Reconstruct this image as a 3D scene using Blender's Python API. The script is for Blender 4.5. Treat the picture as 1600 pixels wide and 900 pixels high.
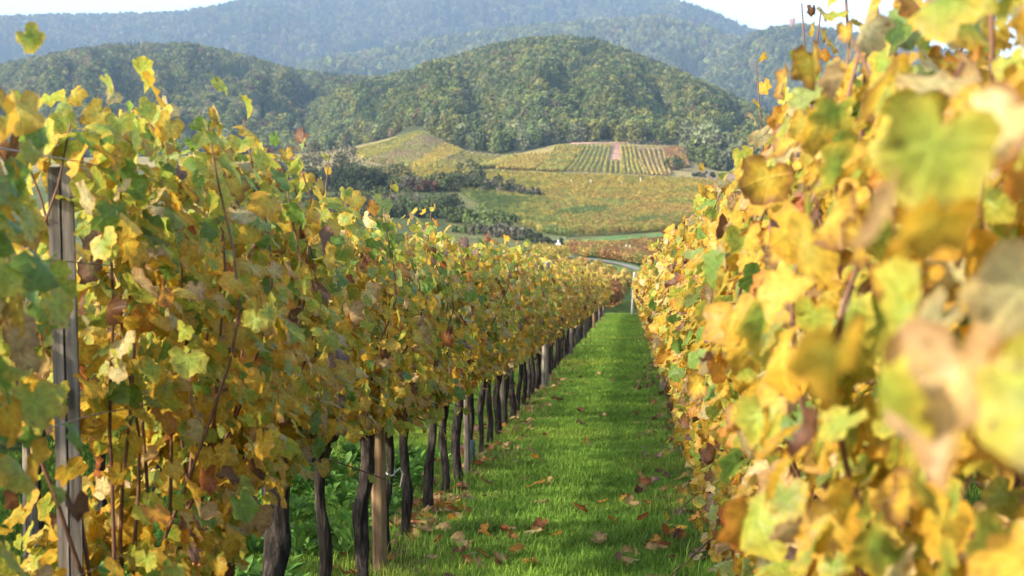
import bpy, math, random
import numpy as np
from mathutils import Vector, Matrix, noise as mnoise

# ------------------------------------------------------------------ clearing
for o in list(bpy.data.objects):
    bpy.data.objects.remove(o)
scene = bpy.context.scene
COL = scene.collection
random.seed(7)
rng = np.random.default_rng(7)

# ------------------------------------------------------------------ camera
FPX = 2800.0                      # focal length in pixels of the 1600 px wide photograph
YAW = math.radians(3.78)          # camera turned left of the row direction (+Y)
PITCH = math.radians(3.68)        # and down
EYE = 1.45                        # eye height over the grass
SLOPE = 0.0625                    # fall of the hillside along the rows
cam_d = bpy.data.cameras.new('camera')
cam = bpy.data.objects.new('camera', cam_d)
COL.objects.link(cam)
cam_d.sensor_width = 36
cam_d.lens = 36 * FPX / 1600
cam_d.clip_start = 0.05
cam_d.clip_end = 30000
cam.rotation_euler = (math.pi / 2 - PITCH, 0, YAW)
cam_d.dof.use_dof = True
cam_d.dof.focus_distance = 8.5
cam_d.dof.aperture_fstop = 7.6
scene.camera = cam
CAMROT = np.array(cam.rotation_euler.to_matrix())

# ------------------------------------------------------------------ light and sky
SUN_EL = math.radians(30)
SUN_AZ = math.radians(-124)       # compass angle from +Y towards +X: left and a little behind the camera
world = bpy.data.worlds.new('World')
scene.world = world
world.use_nodes = True
wn = world.node_tree.nodes
wl = world.node_tree.links
bg = wn['Background']
sky = wn.new('ShaderNodeTexSky')
sky.sky_type = 'NISHITA'
sky.sun_disc = False
sky.sun_elevation = SUN_EL
sky.sun_rotation = SUN_AZ
sky.air_density = 1.0
sky.dust_density = 3.0
sky.altitude = 200
wl.new(sky.outputs[0], bg.inputs[0])
bg.inputs[1].default_value = 0.15
sun_d = bpy.data.lights.new('sun', 'SUN')
sun_d.energy = 2.7
sun_d.angle = math.radians(1.5)
sun_d.color = (1.0, 0.87, 0.68)
sun = bpy.data.objects.new('sun', sun_d)
COL.objects.link(sun)
sdir = Vector((math.sin(SUN_AZ) * math.cos(SUN_EL), math.cos(SUN_AZ) * math.cos(SUN_EL), math.sin(SUN_EL)))
sun.rotation_euler = sdir.to_track_quat('Z', 'Y').to_euler()
sun.location = (-20, -8, 25)

scene.view_settings.view_transform = 'Standard'
scene.view_settings.look = 'None'
scene.view_settings.gamma = 1
scene.view_settings.exposure = 1.72
cy = scene.cycles
cy.use_denoising = True
cy.max_bounces = 7
cy.diffuse_bounces = 3
cy.glossy_bounces = 2
cy.transmission_bounces = 4
cy.volume_bounces = 1
cy.transparent_max_bounces = 8
cy.caustics_reflective = False
cy.caustics_refractive = False
cy.use_adaptive_sampling = True
cy.adaptive_threshold = 0.02

# ------------------------------------------------------------------ small helpers
def px_ray(px, py):
    """pixel of the 1600x900 photograph -> compass angle from +Y and rise per metre"""
    v = CAMROT @ np.array([(px - 800) / FPX, -(py - 450) / FPX, -1.0])
    return math.atan2(v[0], v[1]), v[2] / math.hypot(v[0], v[1])

def tag(o, label=None, cat=None, group=None, kind=None):
    if label: o['label'] = label
    if cat: o['category'] = cat
    if group: o['group'] = group
    if kind: o['kind'] = kind
    return o

def link(o, parent=None):
    COL.objects.link(o)
    if parent is not None:
        o.parent = parent
    return o

def empty(name, loc, rz=0.0):
    o = bpy.data.objects.new(name, None)
    o.empty_display_size = 0.2
    link(o)
    o.location = loc
    o.rotation_euler = (0, 0, rz)
    return o

def mesh_np(name, verts, faces, mat=None, smooth=True, attrs=None):
    """faces: array (n,3), array (n,4) or list of arrays"""
    me = bpy.data.meshes.new(name)
    verts = np.asarray(verts, dtype=np.float32)
    if not isinstance(faces, list):
        faces = [faces]
    faces = [np.asarray(f, dtype=np.int32) for f in faces if len(f)]
    nl = sum(f.size for f in faces)
    nf = sum(len(f) for f in faces)
    me.vertices.add(len(verts))
    me.vertices.foreach_set('co', verts.ravel())
    if nf:
        me.loops.add(nl)
        me.loops.foreach_set('vertex_index', np.concatenate([f.ravel() for f in faces]))
        tot = np.concatenate([np.full(len(f), f.shape[1], dtype=np.int32) for f in faces])
        start = np.concatenate([[0], np.cumsum(tot)[:-1]]).astype(np.int32)
        me.polygons.add(nf)
        me.polygons.foreach_set('loop_start', start)
        me.polygons.foreach_set('loop_total', tot)
        me.polygons.foreach_set('use_smooth', np.full(nf, smooth))
    for k, (typ, arr) in (attrs or {}).items():
        a = me.attributes.new(k, typ, 'POINT')
        arr = np.asarray(arr, dtype=np.int32 if typ == 'INT' else np.float32)
        a.data.foreach_set({'FLOAT_COLOR': 'color', 'FLOAT_VECTOR': 'vector'}.get(typ, 'value'), arr.ravel())
    me.update(calc_edges=True)
    if mat is not None:
        me.materials.append(mat)
    return me

def obj(name, me, parent=None, loc=None):
    o = bpy.data.objects.new(name, me)
    link(o, parent)
    if loc is not None:
        o.location = loc
    return o

def rgba(c):
    c = np.atleast_2d(np.asarray(c, dtype=np.float32))
    return np.concatenate([c, np.ones((len(c), 1), np.float32)], axis=1)

def n1(x, y=0.0, z=0.0):
    return mnoise.noise(Vector((x, y, z)))

def tube(path, radii, sides=6, rough=0.0, seed=0, cap=True):
    path = np.asarray(path, float)
    n = len(path)
    tang = np.gradient(path, axis=0)
    tang /= np.linalg.norm(tang, axis=1)[:, None] + 1e-9
    ref = np.array([1.0, 0.15, 0]) if abs(tang[0][2]) > 0.5 else np.array([0, 0.1, 1.0])
    u = np.cross(tang, ref); u /= np.linalg.norm(u, axis=1)[:, None] + 1e-9
    w = np.cross(tang, u)
    a = np.linspace(0, 2 * math.pi, sides, endpoint=False)
    R = np.repeat(np.asarray(radii, float)[:, None], sides, 1)
    if rough:
        for i in range(n):
            for j in range(sides):
                R[i, j] *= 1 + rough * (1.5 * n1(math.cos(a[j]) * 1.8 + seed, math.sin(a[j]) * 1.8, i * 0.16)
                                        + 1.1 * n1(math.cos(a[j]) * 4.5, math.sin(a[j]) * 4.5 + seed, i * 0.33))
    V = path[:, None, :] + R[..., None] * (np.cos(a)[None, :, None] * u[:, None, :] + np.sin(a)[None, :, None] * w[:, None, :])
    V = V.reshape(-1, 3)
    i, j = np.meshgrid(np.arange(n - 1), np.arange(sides), indexing='ij')
    j2 = (j + 1) % sides
    F = np.stack([i * sides + j, i * sides + j2, (i + 1) * sides + j2, (i + 1) * sides + j], -1).reshape(-1, 4)
    if cap:
        V = np.vstack([V, path[-1] + tang[-1] * radii[-1] * 0.4, path[0]])
        t = len(V) - 2
        jj = np.arange(sides)
        F2 = np.stack([(n - 1) * sides + jj, (n - 1) * sides + (jj + 1) % sides, np.full(sides, t), np.full(sides, t)], -1)
        F3 = np.stack([(jj + 1) % sides, jj, np.full(sides, t + 1)], -1)
        return V, F, np.vstack([F2[:, :3], F3])
    return V, F, np.zeros((0, 3), int)

class Geo:
    """collects tubes and boxes into one mesh"""
    def __init__(self):
        self.v, self.q, self.t, self.n = [], [], [], 0
    def add(self, V, Q, T=()):
        self.v.append(V)
        if len(Q): self.q.append(np.asarray(Q) + self.n)
        if len(T): self.t.append(np.asarray(T) + self.n)
        self.n += len(V)
        return self
    def tube(self, *a, **k):
        return self.add(*tube(*a, **k))
    def box(self, c, s, rz=0.0, bev=0.0):
        x, y, z = np.array(s) / 2
        P = np.array([[sx * x, sy * y, sz * z] for sz in (-1, 1) for sy in (-1, 1) for sx in (-1, 1)], float)
        cr, sr = math.cos(rz), math.sin(rz)
        P = np.stack([P[:, 0] * cr - P[:, 1] * sr, P[:, 0] * sr + P[:, 1] * cr, P[:, 2]], 1) + np.array(c)
        return self.add(P, [[0, 2, 3, 1], [4, 5, 7, 6], [0, 1, 5, 4], [2, 6, 7, 3], [0, 4, 6, 2], [1, 3, 7, 5]])
    def mesh(self, name, mat, smooth=True, attrs=None):
        f = []
        if self.q: f.append(np.vstack(self.q))
        if self.t: f.append(np.vstack(self.t))
        return mesh_np(name, np.vstack(self.v), f, mat, smooth, attrs)

# ------------------------------------------------------------------ materials
def newmat(name):
    m = bpy.data.materials.new(name)
    m.use_nodes = True
    nt = m.node_tree
    for n in list(nt.nodes): nt.nodes.remove(n)
    return m, nt.nodes, nt.links

def N(ns, t, **k):
    n = ns.new(t)
    for a, b in k.items():
        setattr(n, a, b)
    return n

def ramp(ns, stops):
    r = ns.new('ShaderNodeValToRGB')
    el = r.color_ramp.elements
    while len(el) < len(stops): el.new(0.5)
    for e, (p, c) in zip(el, stops):
        e.position = p
        e.color = (*c, 1)
    return r

def math_n(ns, ls, op, a, b=None):
    m = ns.new('ShaderNodeMath'); m.operation = op
    for i, v in enumerate((a, b)):
        if v is None: continue
        if isinstance(v, (int, float)): m.inputs[i].default_value = v
        else: ls.new(v, m.inputs[i])
    return m.outputs[0]

def mixc(ns, ls, fac, a, b, typ='MIX'):
    m = ns.new('ShaderNodeMix'); m.data_type = 'RGBA'; m.blend_type = typ
    for s, v in ((m.inputs[0], fac), (m.inputs[6], a), (m.inputs[7], b)):
        if isinstance(v, (int, float)): s.default_value = v
        elif isinstance(v, tuple): s.default_value = (*v, 1)
        else: ls.new(v, s)
    return m.outputs[2]

def leafy_output(ns, ls, color, rough, transl, spec=0.3, normal=None):
    out = ns.new('ShaderNodeOutputMaterial')
    p = ns.new('ShaderNodeBsdfPrincipled')
    ls.new(color, p.inputs['Base Color'])
    p.inputs['Roughness'].default_value = rough
    p.inputs['Specular IOR Level'].default_value = spec
    if normal: ls.new(normal, p.inputs['Normal'])
    t = ns.new('ShaderNodeBsdfTranslucent')
    ls.new(color, t.inputs[0])
    if normal: ls.new(normal, t.inputs['Normal'])
    mx = ns.new('ShaderNodeMixShader')
    mx.inputs[0].default_value = transl
    ls.new(p.outputs[0], mx.inputs[1]); ls.new(t.outputs[0], mx.inputs[2])
    ls.new(mx.outputs[0], out.inputs[0])
    return p

def make_leaf_material():
    m, ns, ls = newmat('vine leaf')
    a = N(ns, 'ShaderNodeAttribute', attribute_name='col')
    uv = N(ns, 'ShaderNodeAttribute', attribute_name='luv')
    sep = ns.new('ShaderNodeSeparateXYZ'); ls.new(uv.outputs['Vector'], sep.inputs[0])
    ang = math_n(ns, ls, 'ARCTAN2', sep.outputs[0], sep.outputs[1])
    # five main veins, about 55 degrees apart
    k = math_n(ns, ls, 'MULTIPLY', ang, 1 / math.radians(56))
    fr = math_n(ns, ls, 'ABSOLUTE', math_n(ns, ls, 'SUBTRACT', k, math_n(ns, ls, 'ROUND', k)))
    ln = ns.new('ShaderNodeVectorMath'); ln.operation = 'LENGTH'; 
    c2 = ns.new('ShaderNodeCombineXYZ'); ls.new(sep.outputs[0], c2.inputs[0]); ls.new(sep.outputs[1], c2.inputs[1])
    ls.new(c2.outputs[0], ln.inputs[0])
    d = math_n(ns, ls, 'MULTIPLY', fr, ln.outputs['Value'])
    vein = ns.new('ShaderNodeMapRange'); ls.new(d, vein.inputs[0])
    vein.inputs[1].default_value = 0.005; vein.inputs[2].default_value = 0.035
    vein.inputs[3].default_value = 0.65; vein.inputs[4].default_value = 0.0
    nz = ns.new('ShaderNodeTexNoise'); nz.inputs['Scale'].default_value = 7.0; nz.inputs['Detail'].default_value = 4
    ls.new(uv.outputs['Vector'], nz.inputs['Vector'])
    r = ramp(ns, [(0.30, (0.68, 0.70, 0.66)), (0.55, (1.0, 1.0, 1.0)), (0.75, (1.18, 1.12, 0.95))])
    ls.new(nz.outputs[0], r.inputs[0])
    base = mixc(ns, ls, 1.0, a.outputs['Color'], r.outputs[0], 'MULTIPLY')
    nz2 = ns.new('ShaderNodeTexNoise'); nz2.inputs['Scale'].default_value = 12.0; nz2.inputs['Detail'].default_value = 2
    ls.new(uv.outputs['Vector'], nz2.inputs['Vector'])
    sp = ns.new('ShaderNodeMapRange'); ls.new(nz2.outputs[0], sp.inputs[0])
    sp.inputs[1].default_value = 0.62; sp.inputs[2].default_value = 0.70; sp.inputs[4].default_value = 0.7
    base = mixc(ns, ls, sp.outputs[0], base, (0.17, 0.08, 0.03))
    light = mixc(ns, ls, 1.0, base, (1.25, 1.3, 1.1), 'MULTIPLY')
    base = mixc(ns, ls, vein.outputs[0], base, light)
    bump = ns.new('ShaderNodeBump'); bump.inputs['Strength'].default_value = 0.35; bump.inputs['Distance'].default_value = 0.004
    hgt = math_n(ns, ls, 'SUBTRACT', nz.outputs[0], vein.outputs[0])
    ls.new(hgt, bump.inputs['Height'])
    leafy_output(ns, ls, base, 0.45, 0.52, 0.4, bump.outputs[0])
    return m

def make_foliage_material(name, transl=0.25, rough=0.7, noise_amt=0.35, inst=True, random_amt=0.35):
    """attribute colour x the instance's own tint x a little random"""
    m, ns, ls = newmat(name)
    a = N(ns, 'ShaderNodeAttribute', attribute_name='col')
    col = a.outputs['Color']
    if inst:
        t = N(ns, 'ShaderNodeAttribute', attribute_name='tint', attribute_type='INSTANCER')
        col = mixc(ns, ls, 1.0, col, t.outputs['Color'], 'MULTIPLY')
    oi = ns.new('ShaderNodeObjectInfo')
    mr = ns.new('ShaderNodeMapRange'); ls.new(oi.outputs['Random'], mr.inputs[0])
    mr.inputs[3].default_value = 1 - random_amt; mr.inputs[4].default_value = 1 + random_amt
    cc = ns.new('ShaderNodeCombineXYZ')
    for i in range(3): ls.new(mr.outputs[0], cc.inputs[i])
    col = mixc(ns, ls, 1.0, col, cc.outputs[0], 'MULTIPLY')
    leafy_output(ns, ls, col, rough, transl, 0.2)
    return m

def make_bark(name, dark, light, scale=30, stretch=0.12, bump_s=0.8, dist=0.01):
    m, ns, ls = newmat(name)
    tc = ns.new('ShaderNodeTexCoord')
    mp = ns.new('ShaderNodeMapping'); mp.inputs['Scale'].default_value = (1, 1, stretch)
    ls.new(tc.outputs['Object'], mp.inputs[0])
    nz = ns.new('ShaderNodeTexNoise'); nz.inputs['Scale'].default_value = scale; nz.inputs['Detail'].default_value = 6
    nz.inputs['Roughness'].default_value = 0.65
    ls.new(mp.outputs[0], nz.inputs['Vector'])
    n2 = ns.new('ShaderNodeTexNoise'); n2.inputs['Scale'].default_value = 6; n2.inputs['Detail'].default_value = 3
    ls.new(tc.outputs['Object'], n2.inputs['Vector'])
    r = ramp(ns, [(0.34, tuple(c * 0.35 for c in dark)), (0.5, dark), (0.66, light)])
    ls.new(nz.outputs[0], r.inputs[0])
    v = ramp(ns, [(0.3, (0.7, 0.72, 0.74)), (0.7, (1.25, 1.18, 1.08))])
    ls.new(n2.outputs[0], v.inputs[0])
    c = mixc(ns, ls, 1.0, r.outputs[0], v.outputs[0], 'MULTIPLY')
    b = ns.new('ShaderNodeBump'); b.inputs['Strength'].default_value = bump_s; b.inputs['Distance'].default_value = dist
    ls.new(nz.outputs[0], b.inputs['Height'])
    out = ns.new('ShaderNodeOutputMaterial'); p = ns.new('ShaderNodeBsdfPrincipled')
    ls.new(c, p.inputs['Base Color']); p.inputs['Roughness'].default_value = 0.85
    p.inputs['Specular IOR Level'].default_value = 0.2
    ls.new(b.outputs[0], p.inputs['Normal']); ls.new(p.outputs[0], out.inputs[0])
    return m

def make_plain(name, c, rough=0.6, metal=0.0, var=0.25, scale=20):
    m, ns, ls = newmat(name)
    tc = ns.new('ShaderNodeTexCoord')
    nz = ns.new('ShaderNodeTexNoise'); nz.inputs['Scale'].default_value = scale; nz.inputs['Detail'].default_value = 5
    ls.new(tc.outputs['Object'], nz.inputs['Vector'])
    r = ramp(ns, [(0.3, tuple(x * (1 - var) for x in c)), (0.7, tuple(min(1, x * (1 + var)) for x in c))])
    ls.new(nz.outputs[0], r.inputs[0])
    out = ns.new('ShaderNodeOutputMaterial'); p = ns.new('ShaderNodeBsdfPrincipled')
    ls.new(r.outputs[0], p.inputs['Base Color']); p.inputs['Roughness'].default_value = rough
    p.inputs['Metallic'].default_value = metal
    ls.new(p.outputs[0], out.inputs[0])
    return m

def make_attr_ground(name, scale=3.0, var=(0.6, 1.35), bump=0.0, rough=0.95):
    """ground whose base colour is a point attribute, broken up by two noises"""
    m, ns, ls = newmat(name)
    a = N(ns, 'ShaderNodeAttribute', attribute_name='col')
    tc = ns.new('ShaderNodeTexCoord')
    c = a.outputs['Color']
    for sc in (scale, scale * 9, scale * 0.13):
        nz = ns.new('ShaderNodeTexNoise'); nz.inputs['Scale'].default_value = sc; nz.inputs['Detail'].default_value = 6
        nz.inputs['Roughness'].default_value = 0.6
        ls.new(tc.outputs['Object'], nz.inputs['Vector'])
        r = ramp(ns, [(0.32, (var[0],) * 3), (0.68, (var[1], var[1] * 0.98, var[1] * 0.9))])
        ls.new(nz.outputs[0], r.inputs[0])
        c = mixc(ns, ls, 1.0, c, r.outputs[0], 'MULTIPLY')
    out = ns.new('ShaderNodeOutputMaterial'); p = ns.new('ShaderNodeBsdfPrincipled')
    ls.new(c, p.inputs['Base Color']); p.inputs['Roughness'].default_value = rough
    p.inputs['Specular IOR Level'].default_value = 0.1
    if bump:
        b = ns.new('ShaderNodeBump'); b.inputs['Distance'].default_value = bump
        ls.new(nz.outputs[0], b.inputs['Height']); ls.new(b.outputs[0], p.inputs['Normal'])
    ls.new(p.outputs[0], out.inputs[0])
    return m

M_LEAF = make_leaf_material()
M_FOREST = make_foliage_material('forest foliage', 0.12, 0.8, random_amt=0.3)
M_TREE = make_foliage_material('tree foliage', 0.15, 0.8, inst=False, random_amt=0.22)
M_CLUMP = make_foliage_material('distant vine foliage', 0.3, 0.7, random_amt=0.3)
M_GRASS = make_foliage_material('grass blades', 0.35, 0.6, random_amt=0.25)
M_BARK = make_bark('vine bark', (0.036, 0.030, 0.028), (0.10, 0.087, 0.08), 60, 0.12, 1.0, 0.02)
M_CANE = make_plain('vine cane', (0.13, 0.055, 0.030), 0.55, 0, 0.45, 18)
M_OLDPOST = make_bark('weathered post wood', (0.19, 0.17, 0.15), (0.36, 0.33, 0.29), 45, 0.04, 1.0, 0.006)
M_ENDPOST = make_bark('pale grey wood', (0.42, 0.40, 0.37), (0.62, 0.60, 0.56), 30, 0.05, 0.5, 0.003)
M_FARPOST = make_bark('dark weathered wood', (0.15, 0.13, 0.11), (0.26, 0.235, 0.205), 45, 0.04, 1.0, 0.006)
M_POST = make_bark('pale post wood', (0.20, 0.135, 0.08), (0.36, 0.26, 0.16), 26, 0.05, 0.5, 0.003)
M_WIRE = make_plain('galvanised wire', (0.28, 0.27, 0.26), 0.45, 0.7, 0.2)
M_BLUE = make_plain('blue twine', (0.10, 0.25, 0.55), 0.6)
M_WHITE = make_plain('white paint', (0.78, 0.80, 0.80), 0.5, 0, 0.08)
M_TEAL = make_plain('teal plastic sleeve', (0.05, 0.11, 0.11), 0.5, 0, 0.3)
M_TREEBARK = make_bark('tree bark', (0.08, 0.07, 0.055), (0.17, 0.15, 0.12), 4, 0.3, 0.5, 0.05)
M_STONE = make_bark('pink sandstone', (0.42, 0.24, 0.19), (0.58, 0.38, 0.32), 1.2, 1.0, 0.4, 0.1)
M_GROUND = make_attr_ground('soil and turf', 2.2, (0.62, 1.3), 0.03)
M_FIELD = make_attr_ground('field ground', 0.35, (0.7, 1.25))

# ------------------------------------------------------------------ terrain
# Height of the land, described along lines of sight: for compass angles (columns) the
# elevation seen at growing distances.  Below 90 m it is the plane of the vineyard slope.
DK = np.array([90, 105, 125, 150, 175, 195, 220, 245, 290, 350, 430, 520, 600, 700, 790, 850, 950.0])
COLS = {  # photo x : photo y of the ground at each distance in DK (first one replaced by the plane)
    -400: [488, 470, 452, 436, 422, 412, 404, 398, 380, 350, 312, 276, 268, 262, 258, 256, 262],
    480: [488, 470, 452, 436, 422, 411, 403, 397, 378, 350, 310, 272, 258, 248, 242, 240, 250],
    545: [488, 470, 452, 434, 420, 410, 402, 396, 377, 349, 308, 270, 256, 242, 234, 231, 243],
    600: [488, 470, 452, 433, 419, 409, 401, 396, 376, 348, 307, 268, 254, 236, 222, 218, 228],
    660: [488, 470, 452, 432, 418, 408, 400, 395, 376, 348, 307, 266, 250, 225, 205, 202, 210],
    720: [488, 470, 452, 432, 417, 407, 400, 395, 376, 348, 308, 268, 256, 242, 232, 229, 228],
    790: [488, 470, 451, 431, 416, 406, 400, 395, 377, 350, 310, 271, 262, 249, 241, 239, 236],
    870: [488, 470, 450, 430, 415, 404, 399, 395, 380, 353, 312, 273, 268, 244, 224, 222, 220],
    970: [488, 470, 450, 431, 418, 410, 404, 398, 377, 350, 312, 275, 272, 246, 223, 221, 218],
    1070: [488, 471, 453, 436, 427, 420, 408, 396, 370, 344, 312, 279, 276, 250, 226, 223, 220],
    1120: [488, 471, 454, 438, 429, 422, 409, 396, 368, 342, 312, 282, 278, 268, 262, 260, 258],
    1300: [488, 471, 455, 440, 431, 424, 410, 396, 366, 342, 314, 286, 280, 272, 266, 264, 262],
    2100: [488, 471, 455, 440, 431, 424, 410, 396, 366, 342, 314, 286, 280, 272, 266, 264, 262],
}
_cx = sorted(COLS)
_th = np.array([px_ray(c, 350)[0] for c in _cx])
_el = np.array([[px_ray(c, y)[1] for y in COLS[c]] for c in _cx])
_FT = np.linspace(_th[0], _th[-1], 600)           # resampled and smoothed across
_FE = np.stack([np.interp(_FT, _th, _el[:, j]) for j in range(len(DK))], 1)
_ker = np.hanning(17); _ker /= _ker.sum()
_pad = np.pad(_FE, ((8, 8), (0, 0)), mode='edge')
_FE = np.stack([np.convolve(_pad[:, j], _ker, mode='valid') for j in range(len(DK))], 1)
_LD = np.log(DK)

def plane_h(x, y):
    return -EYE - SLOPE * y

def H(x, y):
    """ground height (numpy friendly); the camera's eye is the origin"""
    x = np.asarray(x, float); y = np.asarray(y, float)
    d = np.hypot(x, y)
    th = np.arctan2(x, y)
    thc = np.clip(th, _FT[0], _FT[-1])
    fi = (thc - _FT[0]) / (_FT[1] - _FT[0])
    i0 = np.clip(fi.astype(int), 0, len(_FT) - 2); ft = fi - i0
    ld = np.log(np.clip(d, DK[0], DK[-1]))
    j0 = np.clip(np.searchsorted(_LD, ld, side='right') - 1, 0, len(DK) - 2)
    fd = (ld - _LD[j0]) / (_LD[j0 + 1] - _LD[j0])
    def E(j):
        return _FE[i0, j] * (1 - ft) + _FE[i0 + 1, j] * ft
    jm = np.clip(j0 - 1, 0, len(DK) - 1); j1 = j0 + 1; j2 = np.clip(j0 + 2, 0, len(DK) - 1)
    # monotone cubic in log distance, on heights
    def Z(j): return E(j) * DK[j]
    h1 = _LD[j1] - _LD[j0]
    s1 = (Z(j1) - Z(j0)) / h1
    s0 = np.where(jm < j0, (Z(j0) - Z(jm)) / np.maximum(_LD[j0] - _LD[jm], 1e-6), s1)
    s2 = np.where(j2 > j1, (Z(j2) - Z(j1)) / np.maximum(_LD[j2] - _LD[j1], 1e-6), s1)
    m0 = 0.5 * (s0 + s1); m1 = 0.5 * (s1 + s2)
    t2, t3 = fd ** 2, fd ** 3
    z = (2 * t3 - 3 * t2 + 1) * Z(j0) + (t3 - 2 * t2 + fd) * h1 * m0 + (-2 * t3 + 3 * t2) * Z(j1) + (t3 - t2) * h1 * m1
    far = np.clip((d - 950) / 1500, 0, 1)
    z = z * (1 - far) + (-6.0) * far
    p = plane_h(x, np.clip(y, -200, 200))
    k = np.clip((d - 86) / 24, 0, 1); k = k * k * (3 - 2 * k)
    return p * (1 - k) + z * k

def ground_at(px, py, dmin=3.0, dmax=950.0):
    """first point of the terrain on a line of sight"""
    th, el = px_ray(px, py)
    d = np.exp(np.linspace(math.log(dmin), math.log(dmax), 1500))
    hz = H(np.sin(th) * d, np.cos(th) * d)
    hit = np.nonzero(hz >= el * d)[0]
    k = hit[0] if len(hit) else len(d) - 1
    return np.array([math.sin(th) * d[k], math.cos(th) * d[k], hz[k]])

def at_px(px, d, py=None):
    """a point at ground distance d below photo column px"""
    th = px_ray(px, py if py is not None else 400)[0]
    x, y = math.sin(th) * d, math.cos(th) * d
    return np.array([x, y, float(H(x, y))])

def in_poly(P, poly):
    x, y = P[:, 0], P[:, 1]
    ins = np.zeros(len(P), bool)
    n = len(poly)
    for i in range(n):
        x1, y1 = poly[i][:2]; x2, y2 = poly[(i + 1) % n][:2]
        c = ((y1 > y) != (y2 > y)) & (x < (x2 - x1) * (y - y1) / (y2 - y1 + 1e-12) + x1)
        ins ^= c
    return ins

def noise2(x, y, s, seed=0.0):
    return np.array([n1(a / s + seed, b / s, seed) for a, b in zip(np.ravel(x), np.ravel(y))])

ROW_L, ROW_R = -1.25, 0.5

# ground mesh: polar grid round the viewer
th_in = np.radians(np.arange(-24, 24.01, 0.16))
th_out = np.radians(np.arange(28, 332, 4.0))
ths = np.concatenate([th_in, th_out])
rs = np.concatenate([[0.4, 1, 2], np.exp(np.linspace(math.log(3), math.log(1000), 190)), [1300, 1800, 2500, 4000, 6000, 8300]])
TH, RR = np.meshgrid(ths, rs, indexing='ij')
GX, GY = np.sin(TH) * RR, np.cos(TH) * RR
GZ = H(GX, GY)
V = np.stack([GX, GY, GZ], -1).reshape(-1, 3)
nt_, nr_ = len(ths), len(rs)
i, j = np.meshgrid(np.arange(nt_), np.arange(nr_ - 1), indexing='ij')
i2 = (i + 1) % nt_
F = np.stack([i * nr_ + j, i * nr_ + j + 1, i2 * nr_ + j + 1, i2 * nr_ + j], -1).reshape(-1, 4)
V = np.vstack([V, [[0, 0, float(plane_h(0, 0))]]])
cen = len(V) - 1
ii = np.arange(nt_)
Fc = np.stack([np.full(nt_, cen), ii * nr_, ((ii + 1) % nt_) * nr_], -1)
col = np.tile(np.array([[0.045, 0.085, 0.020]]), (len(V), 1))
dist = np.hypot(V[:, 0], V[:, 1])
nz_ = noise2(V[:, 0], V[:, 1], 60, 3.1)
far = dist > 200
col[far] = np.array([0.13, 0.14, 0.055]) * (1 + 0.5 * nz_[far, None])
scrub_ = (dist > 300) & (dist < 470) & (np.arctan2(V[:, 0], V[:, 1]) < px_ray(700, 320)[0])
col[scrub_] = np.array([0.075, 0.095, 0.035]) * (1 + 0.5 * nz_[scrub_, None])
up_ = (dist > 560) & (dist < 900)
col[up_] = np.array([0.26, 0.22, 0.10]) * (1 + 0.4 * nz_[up_, None])
mid_ = (dist > 86) & (dist <= 200)
col[mid_] = np.array([0.12, 0.19, 0.05])
me = mesh_np('ground', V, [F, Fc], M_GROUND, True, {'col': ('FLOAT_COLOR', rgba(col))})
ground = tag(obj('ground', me), kind='structure')

def sheet(name, poly, col, lift=0.06, n=40, mat=None, kind='structure', label=None):
    """a sheet of ground cover following the terrain inside a polygon of ground points"""
    poly = np.array(poly)[:, :2]
    lo, hi = poly.min(0), poly.max(0)
    # fan of quads between the polygon's two long sides: sides given as left/right lists
    half = len(poly) // 2
    A, B = poly[:half], poly[half:][::-1]
    t = np.linspace(0, 1, n)
    def along(P):
        s = np.concatenate([[0], np.cumsum(np.linalg.norm(np.diff(P, axis=0), axis=1))]); s /= s[-1]
        return np.stack([np.interp(t, s, P[:, 0]), np.interp(t, s, P[:, 1])], 1)
    A, B = along(A), along(B)
    m = 14
    w = np.linspace(0, 1, m)[None, :, None]
    P = A[:, None, :] * (1 - w) + B[:, None, :] * w
    Z = H(P[..., 0], P[..., 1]) + lift
    V = np.concatenate([P, Z[..., None]], -1).reshape(-1, 3)
    i, j = np.meshgrid(np.arange(n - 1), np.arange(m - 1), indexing='ij')
    F = np.stack([i * m + j, i * m + j + 1, (i + 1) * m + j + 1, (i + 1) * m + j], -1).reshape(-1, 4)
    nn = noise2(V[:, 0], V[:, 1], 9, 5.5)
    C = np.array([col]) * (1 + 0.35 * nn[:, None])
    me = mesh_np(name, V, F, mat or M_FIELD, True, {'col': ('FLOAT_COLOR', rgba(np.clip(C, 0, 1)))})
    return tag(obj(name, me), kind=kind)

def gp(*pts):
    return [ground_at(*p) for p in pts]

# ------------------------------------------------------------------ hills (heightfields, each with its own folds)
def interp_pts(pts, x, k):
    xs = [p[0] for p in pts]
    return np.interp(x, xs, [p[k] for p in pts])

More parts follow.
